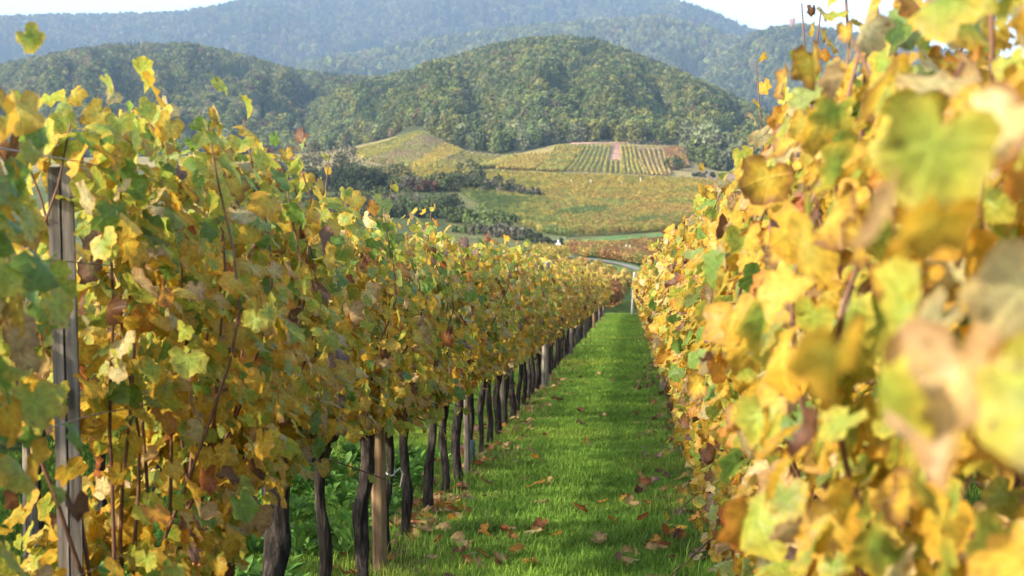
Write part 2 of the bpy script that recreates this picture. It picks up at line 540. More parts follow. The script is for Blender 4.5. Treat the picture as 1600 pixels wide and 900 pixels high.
class Hill:
    def __init__(self, name, ridge, base, x0, x1, folds, seed, power=1.0, nx=200, nt=70, color=(0.05, 0.06, 0.03)):
        self.ridge, self.base, self.folds, self.seed, self.power = ridge, base, folds, seed, power
        self.x0, self.x1 = x0, x1
        xs = np.linspace(x0, x1, nx); ts = np.linspace(-0.06, 1.7, nt)
        X, T = np.meshgrid(xs, ts, indexing='ij')
        P = self.point(X, T)
        self.P = P
        i, j = np.meshgrid(np.arange(nx - 1), np.arange(nt - 1), indexing='ij')
        F = np.stack([i * nt + j, (i + 1) * nt + j, (i + 1) * nt + j + 1, i * nt + j + 1], -1).reshape(-1, 4)
        V = P.reshape(-1, 3)
        me = mesh_np(name, V, F, M_FIELD, True, {'col': ('FLOAT_COLOR', rgba(np.tile(color, (len(V), 1))))})
        tag(obj(name, me), kind='structure')
    def point(self, X, T):
        X = np.asarray(X, float); T = np.asarray(T, float)
        yr, dr = interp_pts(self.ridge, X, 1), interp_pts(self.ridge, X, 2)
        yb, db = interp_pts(self.base, X, 1), interp_pts(self.base, X, 2)
        th = np.arctan2(np.tan(np.interp(X, [-800, 800, 2400], [-1600 / FPX, 0, 1600 / FPX])), 1) - YAW
        er = np.tan(np.arctan2(450 - yr, FPX) - PITCH); eb = np.tan(np.arctan2(450 - yb, FPX) - PITCH)
        Tc = np.clip(T, -0.1, 1)
        S = np.where(Tc > 0, np.sin(np.clip(Tc, 0, 1) * math.pi / 2) ** self.power, Tc * 1.2)
        d = db + (dr - db) * T
        e = eb + (er - eb) * S
        z = e * d
        over = np.clip(T - 1, 0, 2)
        z = z - over ** 1.5 * (dr - db) * 0.55
        # folds: valleys running down the slope, fading at ridge and foot
        amp, sx, st = self.folds
        f = np.array([n1(a / sx + self.seed + 0.5 * b, b * st, self.seed) + 0.5 * n1(a / (sx * 0.4) + self.seed, b * st * 2.2, 9.0)
                      for a, b in zip(X.ravel(), T.ravel())]).reshape(X.shape)
        env = np.clip(T, 0, 1) * np.clip(1.0 - T, 0, 1) ** 1.6 * 6
        z = np.minimum(z + amp * f * env, np.maximum(er * d - 0.5 * env, z))
        z = np.where(T < 1, np.minimum(z, er * d), z)
        return np.stack([np.sin(th) * d, np.cos(th) * d, z], -1)
    def scatter(self, n, tmax=1.1, tmin=0.0, seed=1, x0=None, x1=None):
        r = np.random.default_rng(seed)
        X = r.uniform(x0 if x0 is not None else self.x0, x1 if x1 is not None else self.x1, n * 2); T = r.uniform(tmin, tmax, n * 2)
        yb = interp_pts(self.base, X, 2); dr = interp_pts(self.ridge, X, 2)
        w = (yb + (dr - yb) * T) * (dr - yb)
        keep = r.random(n * 2) < w / w.max()
        X, T = X[keep][:n], T[keep][:n]
        return X, T, self.point(X, T)

# (photo x, photo y of the outline, distance of the ridge)
mountain_back = Hill('mountain', [(-900, 64, 5200), (-300, 54, 5200), (0, 46, 5200), (110, 38, 5200), (200, 35, 5200), (290, 31, 5200), (350, 21, 5300), (400, 7, 5400), (450, -6, 5500), (600, -20, 5600), (760, -24, 5600), (900, -12, 5500), (1010, 2, 5400), (1060, 12, 5300), (1110, 29, 5200), (1165, 54, 5000), (1200, 66, 4900), (1300, 82, 4900), (1500, 104, 4900), (2500, 114, 4900)],
                     [(-900, 205, 3700), (2500, 205, 3700)], -900, 2500, (70, 190, 1.2), 2.3, 1.05)
mountain_spur = Hill('foothill', [(300, 154, 3600), (430, 126, 3600), (490, 107, 3600), (560, 94, 3650), (620, 81, 3700), (700, 66, 3750), (780, 52, 3800), (850, 47, 3800), (950, 40, 3800), (1030, 36, 3800), (1100, 52, 3700), (1160, 76, 3600), (1200, 104, 3500), (1300, 154, 3400), (1400, 194, 3400)],
                     [(300, 215, 2700), (1400, 215, 2700)], 300, 1400, (45, 90, 1.3), 7.7, 0.9)
mountain_right = Hill('wooded_ridge', [(1000, 196, 3000), (1080, 146, 3000), (1120, 111, 3050), (1150, 81, 3100), (1180, 62, 3150), (1220, 55, 3200), (1245, 53, 3200), (1320, 66, 3200), (1400, 86, 3100), (1550, 111, 3100), (2400, 126, 3100)],
                      [(1000, 240, 2300), (2400, 240, 2300)], 1000, 2400, (35, 80, 1.2), 4.2, 0.85)
hill_left = Hill('wooded_hill', [(-900, 134, 1900), (-200, 127, 1900), (20, 119, 1900), (60, 111, 1900), (110, 100, 1900), (180, 88, 1900), (240, 83, 1900), (310, 85, 1880), (350, 91, 1860), (400, 105, 1840), (450, 120, 1820), (520, 129, 1800), (590, 135, 1800), (660, 144, 1750), (760, 169, 1700)],
                 [(-900, 262, 1050), (300, 258, 1050), (500, 250, 1000), (600, 238, 1000), (760, 235, 1000)], -900, 760, (24, 62, 1.3), 1.4, 0.95)
hill_mid = Hill('vineyard_hill', [(470, 184, 1500), (540, 152, 1500), (590, 136, 1500), (640, 126, 1500), (700, 107, 1500), (760, 87, 1500), (820, 75, 1500), (880, 71, 1500), (920, 76, 1480), (960, 88, 1460), (1000, 103, 1440), (1050, 123, 1400), (1100, 147, 1360), (1140, 167, 1320), (1180, 187, 1280), (1220, 203, 1240), (1300, 227, 1200), (1400, 247, 1180), (1600, 264, 1150)],
                [(470, 246, 960), (545, 243, 940), (600, 226, 880), (645, 206, 850), (665, 206, 800), (690, 223, 775), (720, 236, 765), (790, 244, 755), (830, 240, 760), (870, 228, 785), (1070, 228, 785), (1085, 266, 700), (1200, 270, 700), (1600, 276, 720)], 470, 1600, (15, 75, 1.2), 6.1, 0.85)

# ------------------------------------------------------------------ scatter by geometry nodes
def hidden_collection(name, meshes):
    c = bpy.data.collections.new(name)
    for k, me in enumerate(meshes):
        o = bpy.data.objects.new('%s_%02d' % (name, k), me)
        c.objects.link(o)
    return c

def scatter(name, P, proto, scale, rot, tint, idx, label=None, cat=None, parent=None):
    """one object whose points carry instances of the meshes of an unlinked collection"""
    n = len(P)
    me = mesh_np(name, P, [], None, True, {
        'scl': ('FLOAT_VECTOR', scale), 'rot': ('FLOAT_VECTOR', rot), 'tint': ('FLOAT_COLOR', rgba(tint)), 'idx': ('INT', idx)})
    o = obj(name, me, parent)
    ng = bpy.data.node_groups.new(name, 'GeometryNodeTree')
    ng.interface.new_socket('Geometry', in_out='INPUT', socket_type='NodeSocketGeometry')
    ng.interface.new_socket('Geometry', in_out='OUTPUT', socket_type='NodeSocketGeometry')
    ns, ls = ng.nodes, ng.links
    gi, go = ns.new('NodeGroupInput'), ns.new('NodeGroupOutput')
    ip = ns.new('GeometryNodeInstanceOnPoints')
    ci = ns.new('GeometryNodeCollectionInfo')
    ci.inputs['Collection'].default_value = proto
    ci.inputs['Separate Children'].default_value = True
    ci.inputs['Reset Children'].default_value = True
    ip.inputs['Pick Instance'].default_value = True
    def named(nm, typ):
        a = ns.new('GeometryNodeInputNamedAttribute'); a.data_type = typ
        a.inputs['Name'].default_value = nm
        return a.outputs['Attribute']
    ls.new(gi.outputs[0], ip.inputs['Points'])
    ls.new(ci.outputs[0], ip.inputs['Instance'])
    ls.new(named('idx', 'INT'), ip.inputs['Instance Index'])
    ls.new(named('scl', 'FLOAT_VECTOR'), ip.inputs['Scale'])
    er = ns.new('FunctionNodeEulerToRotation')
    ls.new(named('rot', 'FLOAT_VECTOR'), er.inputs[0])
    ls.new(er.outputs[0], ip.inputs['Rotation'])
    ls.new(ip.outputs[0], go.inputs[0])
    md = o.modifiers.new('scatter', 'NODES')
    md.node_group = ng
    tag(o, label, cat, None, 'stuff')
    return o

# ------------------------------------------------------------------ leaf-faced crowns
def facets(centers, radii, n_each, size, color, rs, flat=0.6, jitter=0.25):
    """many small quads near the surface of blobs -> verts, quads, colours"""
    centers = np.asarray(centers, float); radii = np.asarray(radii, float)
    k = len(centers)
    C = np.repeat(centers, n_each, 0)
    if radii.ndim == 1: radii = np.stack([radii, radii, radii * 0.85], 1)
    R = np.repeat(radii, n_each, 0)
    D = rs.normal(size=(len(C), 3)); D /= np.linalg.norm(D, axis=1)[:, None]
    rad = rs.uniform(0.55, 1.05, (len(C), 1))
    P = C + D * R * rad
    Nn = D * flat + rs.normal(size=D.shape) * (1 - flat); Nn /= np.linalg.norm(Nn, axis=1)[:, None]
    U = np.cross(Nn, rs.normal(size=D.shape)); U /= np.linalg.norm(U, axis=1)[:, None]
    W = np.cross(Nn, U)
    s = (size * rs.uniform(0.6, 1.3, (len(C), 1)))
    w = s * rs.uniform(0.55, 1.0, (len(C), 1))
    bend = Nn * s * rs.uniform(-0.25, 0.1, (len(C), 1))
    V = np.stack([P - U * s, P - W * w + bend, P + U * s, P + W * w + bend], 1).reshape(-1, 3)
    F = np.arange(len(V)).reshape(-1, 4)
    cc = np.asarray(color, float)
    if cc.ndim == 1: cc = np.tile(cc, (len(C), 1))
    else: cc = np.repeat(cc, n_each, 0)
    cc = cc * (1 + rs.normal(size=(len(C), 1)) * jitter) * (1 + rs.normal(size=(len(C), 3)) * 0.03)
    return V, F, np.repeat(np.clip(cc, 0.002, 1), 4, 0)

def broadleaf(seed, h=10.0, w=4.2, n_blob=26, n_each=34, leaf=0.55, low=0.22, mat=None):
    rs = np.random.default_rng(seed)
    cs, rr, cols = [], [], []
    for k in range(n_blob):
        t = (k + 0.5) / n_blob
        z = h * (low + (0.98 - low) * t)
        prof = math.sin(min(1, (1 - t) * 1.5 + 0.12) * math.pi / 2) * (0.65 + 0.35 * math.sin(min(1, t * 3) * math.pi / 2))
        a = k * 2.4 + rs.uniform(-0.5, 0.5)
        rad = w * prof * rs.uniform(0.35, 0.72)
        cs.append([math.cos(a) * rad, math.sin(a) * rad, z])
        rr.append(w * rs.uniform(0.26, 0.42))
        cols.append(np.array([1, 1, 1]) * rs.uniform(0.85, 1.15))
    return facets(cs, rr, n_each, leaf, np.array(cols), rs)

def conifer(seed, h=12.0, w=2.6, tiers=13, n_each=52, leaf=0.42):
    rs = np.random.default_rng(seed)
    Vs, Fs, Cs, n = [], [], [], 0
    for k in range(tiers):
        t = k / (tiers - 1)
        z = h * (0.12 + 0.86 * t)
        r = w * (1 - t) ** 0.85 + 0.15
        m = max(8, int(n_each * (1 - 0.7 * t)))
        a = rs.uniform(0, 2 * math.pi, m); q = r * np.sqrt(rs.uniform(0.15, 1, m))
        P = np.stack([np.cos(a) * q, np.sin(a) * q, z - q * 0.35 + rs.normal(size=m) * 0.12], 1)
        dirv = np.stack([np.cos(a), np.sin(a), np.full(m, -0.45)], 1)
        side = np.stack([-np.sin(a), np.cos(a), np.zeros(m)], 1)
        s = leaf * rs.uniform(0.8, 1.5, (m, 1))
        V = np.stack([P - dirv * s * 0.6, P - side * s * 0.5, P + dirv * s, P + side * s * 0.5], 1).reshape(-1, 3)
        Vs.append(V); Fs.append(np.arange(len(V)).reshape(-1, 4) + n); n += len(V)
        Cs.append(np.repeat(np.ones((m, 3)) * rs.uniform(0.7, 1.2, (m, 1)), 4, 0))
    return np.vstack(Vs), np.vstack(Fs), np.vstack(Cs)

def trunk_tube(h, r, seed, lean=0.3):
    rs = np.random.default_rng(seed)
    z = np.linspace(0, h, 6)
    p = np.stack([np.sin(z / h * 2 + seed) * lean * z / h, np.cos(z / h * 2.3 + seed) * lean * z / h, z - 0.4], 1)
    g = Geo().tube(p, r * (1 - 0.7 * z / h), 7)
    for k in range(5):
        a = k * 1.3 + seed; z0 = h * rs.uniform(0.4, 0.75)
        q = np.array([[0, 0, z0], [math.cos(a) * h * 0.12, math.sin(a) * h * 0.12, z0 + h * 0.12], [math.cos(a) * h * 0.22, math.sin(a) * h * 0.22, z0 + h * 0.26]])
        g.tube(q, [r * 0.4, r * 0.25, r * 0.1], 5)
    return g

def tree_proto_mesh(V, F, C, h, seed, mat):
    """crown plus trunk in one mesh, for the distant mass of the forest"""
    g = trunk_tube(h * 0.8, h * 0.018, seed)
    Vt = np.vstack(g.v); Q = np.vstack(g.q); T = np.vstack(g.t)
    n = len(V)
    me = mesh_np('forest_tree', np.vstack([V, Vt]), [np.vstack([F, Q + n]), T + n], mat, False,
                 {'col': ('FLOAT_COLOR', rgba(np.vstack([C, np.tile([0.9, 0.8, 0.8], (len(Vt), 1))])))})
    return me

leafy = [broadleaf(11 + k, 10, 4.0 + 0.5 * (k % 3), 22 + k, 30, 0.62) for k in range(5)]
needles = [conifer(31 + k, 13, 2.5 + 0.4 * k) for k in range(2)]
FOREST = hidden_collection('forest_tree_kinds', [tree_proto_mesh(*m, 10, k, M_FOREST) for k, m in enumerate(leafy)]
                           + [tree_proto_mesh(*m, 12, k, M_FOREST) for k, m in enumerate(needles)])

SPECIES = np.array([[0.105, 0.135, 0.042],   # olive green
                    [0.160, 0.172, 0.045],   # yellowing
                    [0.085, 0.112, 0.038],   # deep green
                    [0.140, 0.112, 0.060],   # russet
                    [0.150, 0.170, 0.085],   # pale grey green
                    [0.040, 0.070, 0.036]])  # conifer
def forest(name, hill, n, size, seed, weights, bright=1.35, x0=None, x1=None, conif=0.15, tmin=0.0, tmax=1.1, label=None):
    X, T, P = hill.scatter(n, tmax, tmin, seed, x0, x1)
    r = np.random.default_rng(seed + 5)
    m = len(P)
    nn = noise2(X, T * 400, 55, seed * 0.37)
    nn2 = noise2(X, T * 400, 23, seed * 0.77)
    is_con = (nn + r.normal(size=m) * 0.13) > (0.5 - conif * 2)
    sp = r.choice(5, m, p=np.array(weights) / sum(weights))
    sp = np.where(nn2 + r.normal(size=m) * 0.2 > 0.32, 1, sp)
    sp = np.where(nn2 + r.normal(size=m) * 0.2 < -0.36, 2, sp)
    sp = np.where(is_con, 5, sp)
    tint = bright * SPECIES[sp] * r.uniform(0.8, 1.25, (m, 1)) * (1 + r.normal(size=(m, 3)) * 0.05)
    s = size * r.uniform(0.65, 1.35, m)
    scl = np.stack([s * r.uniform(0.9, 1.25, m), s * r.uniform(0.9, 1.25, m), s * r.uniform(0.85, 1.15, m)], 1)
    rot = np.stack([np.zeros(m), np.zeros(m), r.uniform(0, 6.28, m)], 1)
    idx = np.where(is_con, r.integers(5, 7, m), r.integers(0, 5, m))
    # keep trees out of the vineyard plots on the hill's foot
    P = P - np.array([0, 0, 0.6])
    return scatter(name, P, FOREST, scl, rot, tint, idx, label, 'forest')

forest('forest', mountain_back, 30000, 1.45, 1, [3, 1, 4, 1.6, 1.2], 0.95, -350, 1350, 0.16, label='blue hazy forest covering the highest mountain at the back')
forest('forest', mountain_spur, 9000, 1.3, 2, [3, 1.4, 3, 1, 1.5], 1.25, 330, 1300, 0.12, label='hazy pale green woods on the foothill before the highest mountain')
forest('forest', mountain_right, 11000, 1.15, 3, [3, 1.2, 3, 1.2, 1.2], 1.1, 1020, 1900, 0.08, label='hazy woods on the far right ridge below the castle ruin')
forest('forest', hill_left, 26000, 0.68, 4, [4, 1.6, 3, 1.6, 1.5], 1.1, -300, 740, 0.04, label='dark olive forest covering the rounded hill on the left')
forest('forest', hill_mid, 24000, 0.65, 5, [4, 1.5, 3.0, 0.4, 0.7], 1.15, 480, 1560, 0.05, tmin=0.03, label='green and yellowing forest on the pointed hill above the vineyard plots')
# dense trees at the foot of the left hill, seen behind the vineyard crest

# ------------------------------------------------------------------ individual trees at the forest edge
def tree_parts(kind, seed, h, w, blobs, n_each, leaf, name, mats):
    V, F, C = kind
    crown = mesh_np('crown', V, F, M_TREE, False, {'col': ('FLOAT_COLOR', rgba(C))})
    tr = trunk_tube(h * 0.8, h * 0.02, seed).mesh('trunk', M_TREEBARK)
    return crown, tr

def colour_crown(data, c):
    V, F, C = data
    return V, F, C * np.array(c)[None, :]

edge_kinds = []
for k in range(8):
    c = SPECIES[[0, 1, 2, 4, 0, 4, 1, 2][k]] * [1.0, 0.95, 1.0, 1.05, 1.15, 0.8, 1.1, 1.2][k]
    V_, F_, C_ = colour_crown(broadleaf(60 + k, 10, 3.6 + 0.35 * (k % 4), 30, 34, 0.5, low=0.1), c * 1.2)
    edge_kinds.append((mesh_np('crown', V_, F_, M_TREE, False, {'col': ('FLOAT_COLOR', rgba(C_))}),
                       trunk_tube(8, 0.2, k).mesh('trunk', M_TREEBARK)))

def place_tree(name, p, k, s, label, cat, group, rz):
    root = empty(name, p, rz)
    root.scale = (s, s, s)
    tag(root, label, cat, group)
    obj('crown', edge_kinds[k][0], root)
    obj('trunk', edge_kinds[k][1], root)
    return root

EDGE = [(668, 203), (690, 222), (705, 232), (720, 237), (742, 240), (765, 243), (790, 244), (812, 242), (835, 238), (858, 230), (880, 226)]
rr_ = np.random.default_rng(41)
xs_e = np.arange(672, 1075, 8.5)
TCOL = ['olive green', 'yellowing', 'dark green', 'pale', 'bright olive', 'grey green', 'yellow green', 'deep green']
for k, x in enumerate(xs_e):
    d = float(np.interp(x, [665, 690, 720, 790, 870, 1070], [797, 776, 767, 757, 787, 787])) + rr_.uniform(2, 20)
    p = at_px(x + rr_.uniform(-3, 3), d)
    p[2] -= 0.4
    if x < 760: lab = 'round broadleaf tree on the forest edge above the golden vineyard slope'
    elif x < 880: lab = 'broadleaf tree where the forest edge dips lowest beside the striped vineyard plots'
    else: lab = 'broadleaf tree on the forest edge above the pink track and striped vineyard plots'
    kk = int(rr_.integers(0, 8))
    place_tree('forest_tree', p, kk, rr_.uniform(0.7, 1.1), TCOL[kk] + ' ' + lab, 'tree', 'broadleaf trees along the lower edge of the forest', rr_.uniform(0, 6))
for k, (x, d, s) in enumerate([(1078, 745, 1.15), (1092, 720, 1.45), (1105, 712, 1.7), (1084, 712, 1.0), (1118, 706, 1.35), (1132, 712, 1.5), (1097, 700, 0.9), (1112, 698, 0.85), (1146, 705, 1.1), (1128, 698, 0.8), (1160, 705, 1.2), (1176, 705, 1.0), (1072, 765, 1.25), (1192, 705, 1.1)]):
    p = at_px(x, d); p[2] -= 0.5
    place_tree('forest_tree', p, [3, 5, 3, 0, 5, 3, 0, 4][k % 8], s,
               'tall pale green tree in the clump at the right end of the vineyard plots', 'tree', 'tall trees in the clump right of the vineyard plots', k * 1.1)

# ------------------------------------------------------------------ bushes and hedgerow trees in the valley
def bush_mesh(seed, w, h, color, leaf, n_blob=16, n_each=60):
    rs = np.random.default_rng(seed)
    cs, rr = [], []
    for k in range(n_blob):
        a = k * 2.4 + rs.uniform(-0.4, 0.4); q = w * 0.5 * math.sqrt(rs.uniform(0, 1)) * 0.85
        t = rs.uniform(0.15, 0.85)
        cs.append([math.cos(a) * q, math.sin(a) * q, h * t * (1 - 0.35 * (q / (w * 0.5)) ** 2)])
        rr.append(rs.uniform(0.14, 0.26) * min(w, h * 1.2))
    cl = np.array(color)[None, :] * rs.uniform(0.7, 1.3, (n_blob, 1))
    V, F, C = facets(cs, rr, n_each, leaf, cl, rs, jitter=0.3)
    # twigs pushing out of the top
    g = Geo()
    for k in range(9):
        a = rs.uniform(0, 6.28); q = rs.uniform(0, w * 0.35)
        b = np.array([math.cos(a) * q * 0.4, math.sin(a) * q * 0.4, -0.3])
        e = np.array([math.cos(a) * q, math.sin(a) * q, h * rs.uniform(0.75, 1.02)])
        g.tube(np.array([b, (b + e) / 2 + rs.normal(size=3) * 0.1, e]), [0.09, 0.05, 0.02], 5)
    return mesh_np('foliage', V, F, M_TREE, False, {'col': ('FLOAT_COLOR', rgba(C))}), g.mesh('stem', M_TREEBARK)

def bush(name, px, d, w, h, color, seed, label, cat, group, leaf=0.3, n_blob=16, n_each=60):
    p = at_px(px, d); p[2] -= 0.2
    root = empty(name, p, seed * 1.7)
    tag(root, label, cat, group)
    f, s = bush_mesh(seed, w, h, color, leaf, n_blob, n_each)
    obj('foliage', f, root); obj('stem', s, root)
    return root

DG, MG, GR, RU, LG = (0.045, 0.062, 0.028), (0.085, 0.115, 0.036), (0.12, 0.115, 0.075), (0.12, 0.065, 0.04), (0.12, 0.17, 0.045)
G1 = 'dark bushes of the hedgerow crossing the valley'
hedge = [  # px, distance, width, height, colour, label
    (470, 455, 12, 8.0, DG, 'dark bushy tree at the left end of the valley hedgerow'),
    (492, 470, 8, 12.0, GR, 'thin grey half-bare tree standing above the left end of the hedgerow'),
    (512, 450, 10, 7.0, DG, 'dark bush in the hedgerow right of the thin grey tree'),
    (534, 462, 9, 8.5, DG, 'tall dark bush in the hedgerow below the golden slope'),
    (541, 500, 9, 10.5, GR, 'round grey green tree above the hedgerow beside the golden slope'),
    (556, 450, 10, 7.0, DG, 'dark hedgerow bush right of the round grey green tree'),
    (578, 448, 9, 6.3, DG, 'blackish green bush in the middle of the hedgerow'),
    (596, 455, 9, 6.5, DG, 'bulging dark bush in the hedgerow'),
    (622, 450, 10, 7.4, DG, 'tall dark bush of the hedgerow with a rounded top'),
    (643, 445, 9, 4.8, GR, 'low greyish bush in a dip of the hedgerow'),
    (663, 445, 8, 4.2, RU, 'low russet bush in a dip of the hedgerow'),
    (683, 448, 9, 5.0, MG, 'small mid green bush in the hedgerow'),
    (706, 450, 9, 6.0, DG, 'dark bush left of the pointed hedgerow tree'),
    (728, 446, 8, 5.6, DG, 'dark dense bush directly left of the pointed hedgerow tree'),
    (741, 452, 8, 9.0, DG, 'pointed dark tree rising above the right half of the hedgerow'),
    (762, 445, 9, 5.6, DG, 'dark bush right of the pointed hedgerow tree'),
    (782, 440, 9, 4.6, GR, 'grey brown scrub towards the right end of the hedgerow'),
    (800, 438, 8, 3.9, DG, 'low dark bush near the right end of the hedgerow'),
    (818, 434, 8, 3.2, GR, 'low grey bush near the right end of the hedgerow'),
    (836, 430, 8, 2.6, DG, 'lowest bush at the right tip of the hedgerow'),
]
for k, (px, d, w, h, c, lab) in enumerate(hedge):
    bush('hedgerow_bush', px, d, w * 1.15, h * (1.15 if px < 600 else 1.0), c, 100 + k, lab, 'bush', G1, 0.3)
G2 = 'green bushes below the hedgerow'
for k, (px, d, w, h, c, lab) in enumerate([
    (622, 372, 9, 5.5, MG, 'grey green bush below the hedgerow, leftmost above the vine tops'),
    (642, 368, 9, 6.0, MG, 'wide green bush below the hedgerow'),
    (664, 365, 9, 6.2, MG, 'bushy green shrub below the middle of the hedgerow'),
    (684, 366, 8, 5.2, MG, 'green shrub left of the dark round bush below the hedgerow'),
    (703, 362, 8, 7.4, DG, 'dark round bush below the hedgerow at the corner of the yellow field'),
    (722, 350, 7, 4.6, MG, 'green bush right of the dark round one at the field corner'),
    (748, 344, 8, 5.2, LG, 'fresh light green bush at the left edge of the yellow green vineyard'),
    (768, 336, 8, 4.8, LG, 'wide light green bush below the yellow green vineyard corner'),
    (788, 328, 7, 4.6, MG, 'dense mid green bush, rightmost of the big ones beside the vineyard'),
    (738, 318, 8, 3.4, MG, 'low green bush just above the left vine row tops'),
    (765, 312, 8, 3.0, GR, 'greyish scrub just above the left vine row tops'),
    (792, 306, 8, 3.2, GR, 'greyish bush beside the slope of dry grass'),
    (812, 300, 7, 2.6, GR, 'low grey scrub in front of the dry grass slope'),
    (835, 292, 7, 2.0, DG, 'dark low bush left of the white signpost'),
    (852, 284, 6, 1.7, DG, 'dark bush nearest the white signpost'),
    (868, 276, 5, 1.3, DG, 'small dark bush behind the white signpost')]):
    bush('valley_bush', px, d, w, h * 0.85, c, 140 + k, lab, 'bush', G2, 0.26)
for k, px in enumerate(range(478, 650, 15)):
    bush('valley_bush', px, 385 + 22 * math.sin(k * 2.3), 9.5, 4.6 + 1.2 * math.sin(k * 1.7), [MG, DG, GR][k % 3], 220 + k,
         ['mid green', 'dark', 'grey green'][k % 3] + ' bush in the thicket between the hedgerow and the left vine tops', 'bush', 'thicket below the left half of the hedgerow', 0.3)
G3 = 'trees showing over the top of the left vine row'
for k, (px, d, w, h, c, lab) in enumerate([
    (352, 520, 9, 9, DG, 'dark tree peeping over the left vine row below the rounded hill'),
    (372, 530, 9, 10, DG, 'dark green tree over the vine row, left of the russet one'),
    (424, 520, 8, 10, RU, 'russet brown tree peeping over the left vine row'),
    (405, 540, 9, 8, GR, 'greyish tree beside the russet one over the vine row'),
    (447, 500, 9, 6, GR, 'low grey green tree right of the russet one')]):
    bush('valley_tree', px, d, w, h, c, 170 + k, lab, 'tree', G3, 0.35)
bush('valley_bush', 1056, 640, 9, 6, MG, 190, 'single green bush at the lower right corner of the striped plots', 'bush', None, 0.3)
bush('valley_bush', 1100, 600, 10, 2.4, DG, 191, 'flat dark bush at the crest right of the striped plots', 'bush', None, 0.3)
for k, px in enumerate([990, 1006, 1024, 1042, 1060]):
    bush('valley_bush', px, 779, 6, 2.6, [GR, DG][k % 2], 193 + k, 'scrubby bush along the top of the right striped plots', 'bush', 'scrub above the right striped plots', 0.3, 8, 40)

# ------------------------------------------------------------------ the fields and vineyards across the valley
def clump_meshes(n_kind, n_quads, leaf, w=0.45, h=0.85):
    out = []
    for k in range(n_kind):
        rs = np.random.default_rng(300 + k)
        V, F, C = facets([[0, -0.2, h * 0.85], [0, 0.25, h], [0, 0, h * 1.25]], np.array([[w, 0.6, h * 0.55]] * 3), n_quads // 3, leaf, np.ones((3, 3)), rs, jitter=0.2)
        out.append(mesh_np('vine_clump', V, F, M_CLUMP, False, {'col': ('FLOAT_COLOR', rgba(C))}))
    return out
CLUMPS = hidden_collection('vine_clump_kinds', clump_meshes(4, 66, 0.13))
FARCLUMPS = hidden_collection('far_vine_clump_kinds', clump_meshes(3, 30, 0.22, 0.33, 0.75))

YEL, GOLD, LIME, ORA, RED, TAN, GRN = (0.40, 0.31, 0.07), (0.41, 0.31, 0.07), (0.25, 0.27, 0.065), (0.34, 0.215, 0.065), (0.30, 0.135, 0.065), (0.30, 0.22, 0.12), (0.13, 0.18, 0.05)

def vineyard(name, a0, a1, b0, b1, spacing, step, cols, label, seed, far=True, scale=1.0, ground_col=(0.24, 0.21, 0.105), nscale=18.0, world_pts=False, gaps=0.0):
    """rows running from edge point 0 to edge point 1, spread from line a to line b (photo points on the land)"""
    P = [np.array(p) if world_pts else ground_at(*p) for p in (a0, a1, b0, b1)]
    A0, A1, B0, B1 = [p[:2] for p in P]
    width = 0.5 * (np.linalg.norm(B0 - A0) + np.linalg.norm(B1 - A1))
    n = max(2, int(width / spacing))
    rs = np.random.default_rng(seed)
    pts, rot, rown = [], [], []
    for k in range(n + 1):
        t = k / n
        S, E = A0 + (B0 - A0) * t, A1 + (B1 - A1) * t
        L = np.linalg.norm(E - S)
        m = max(2, int(L / step))
        q = (np.arange(m) + rs.uniform(0, 1, m) * 0.7) / m
        p = S + (E - S) * q[:, None] + rs.normal(size=(m, 2)) * 0.08
        pts.append(p); rot.append(np.full(m, -math.atan2(*(E - S)))); rown.append(np.full(m, t))
    p = np.vstack(pts); rot = np.concatenate(rot); t = np.concatenate(rown)
    if gaps:
        keep = rs.random(len(p)) > gaps
        p, rot, t = p[keep], rot[keep], t[keep]
    z = H(p[:, 0], p[:, 1])
    m = len(p)
    nn = noise2(p[:, 0], p[:, 1], nscale, seed) + 0.6 * noise2(p[:, 0], p[:, 1], nscale * 0.3, seed + 3)
    k = np.clip((nn * 1.1 + 0.5) * (len(cols) - 1) + rs.normal(size=m) * 0.35, 0, len(cols) - 1.001)
    cc = np.array(cols); i0 = k.astype(int); f = (k - i0)[:, None]
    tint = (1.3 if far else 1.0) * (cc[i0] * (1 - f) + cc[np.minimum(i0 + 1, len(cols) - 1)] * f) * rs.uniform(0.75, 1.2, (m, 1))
    s = scale * rs.uniform(0.8, 1.15, m)
    scl = np.stack([s, s * (step / 0.75 if far else 1.0), s * rs.uniform(0.85, 1.15, m)], 1)
    R = np.stack([np.zeros(m), np.zeros(m), rot], 1)
    sh = sheet('vineyard_ground', [A0, A1, B1, B0], ground_col, 0.07, 30)
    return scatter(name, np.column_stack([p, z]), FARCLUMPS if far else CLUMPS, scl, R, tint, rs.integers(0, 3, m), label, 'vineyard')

# striped plots on the foot of the pointed hill
S = 2.1
vineyard('vineyard_plot', (548, 237), (655, 208), (570, 250), (668, 212), S, 1.6, [LIME, YEL], 'olive vineyard strip along the crest at the left end of the slope', 1)
vineyard('vineyard_plot', (575, 252), (670, 213), (640, 262), (697, 226), S, 1.6, [TAN, LIME, TAN], 'dull tan vineyard plot on the slope below the forest corner', 2)
vineyard('vineyard_plot', (643, 262), (699, 227), (666, 264), (722, 237), S, 1.5, [GOLD, YEL], 'bright golden strip of vines slanting up the slope', 3)
vineyard('vineyard_plot', (670, 264), (725, 239), (730, 268), (790, 246), S, 1.6, [TAN, LIME, YEL], 'khaki vineyard plot right of the bright golden strip', 4)
vineyard('vineyard_plot', (733, 268), (792, 247), (772, 263), (806, 246), S, 1.5, [LIME, YEL], 'pale yellow green plot in the dip below the forest edge', 5)
vineyard('vineyard_plot', (777, 265), (807, 244), (828, 267), (862, 240), S, 1.5, [YEL, GOLD], 'yellow vineyard plot left of the diagonal dark gap', 6)
S2 = 1.75
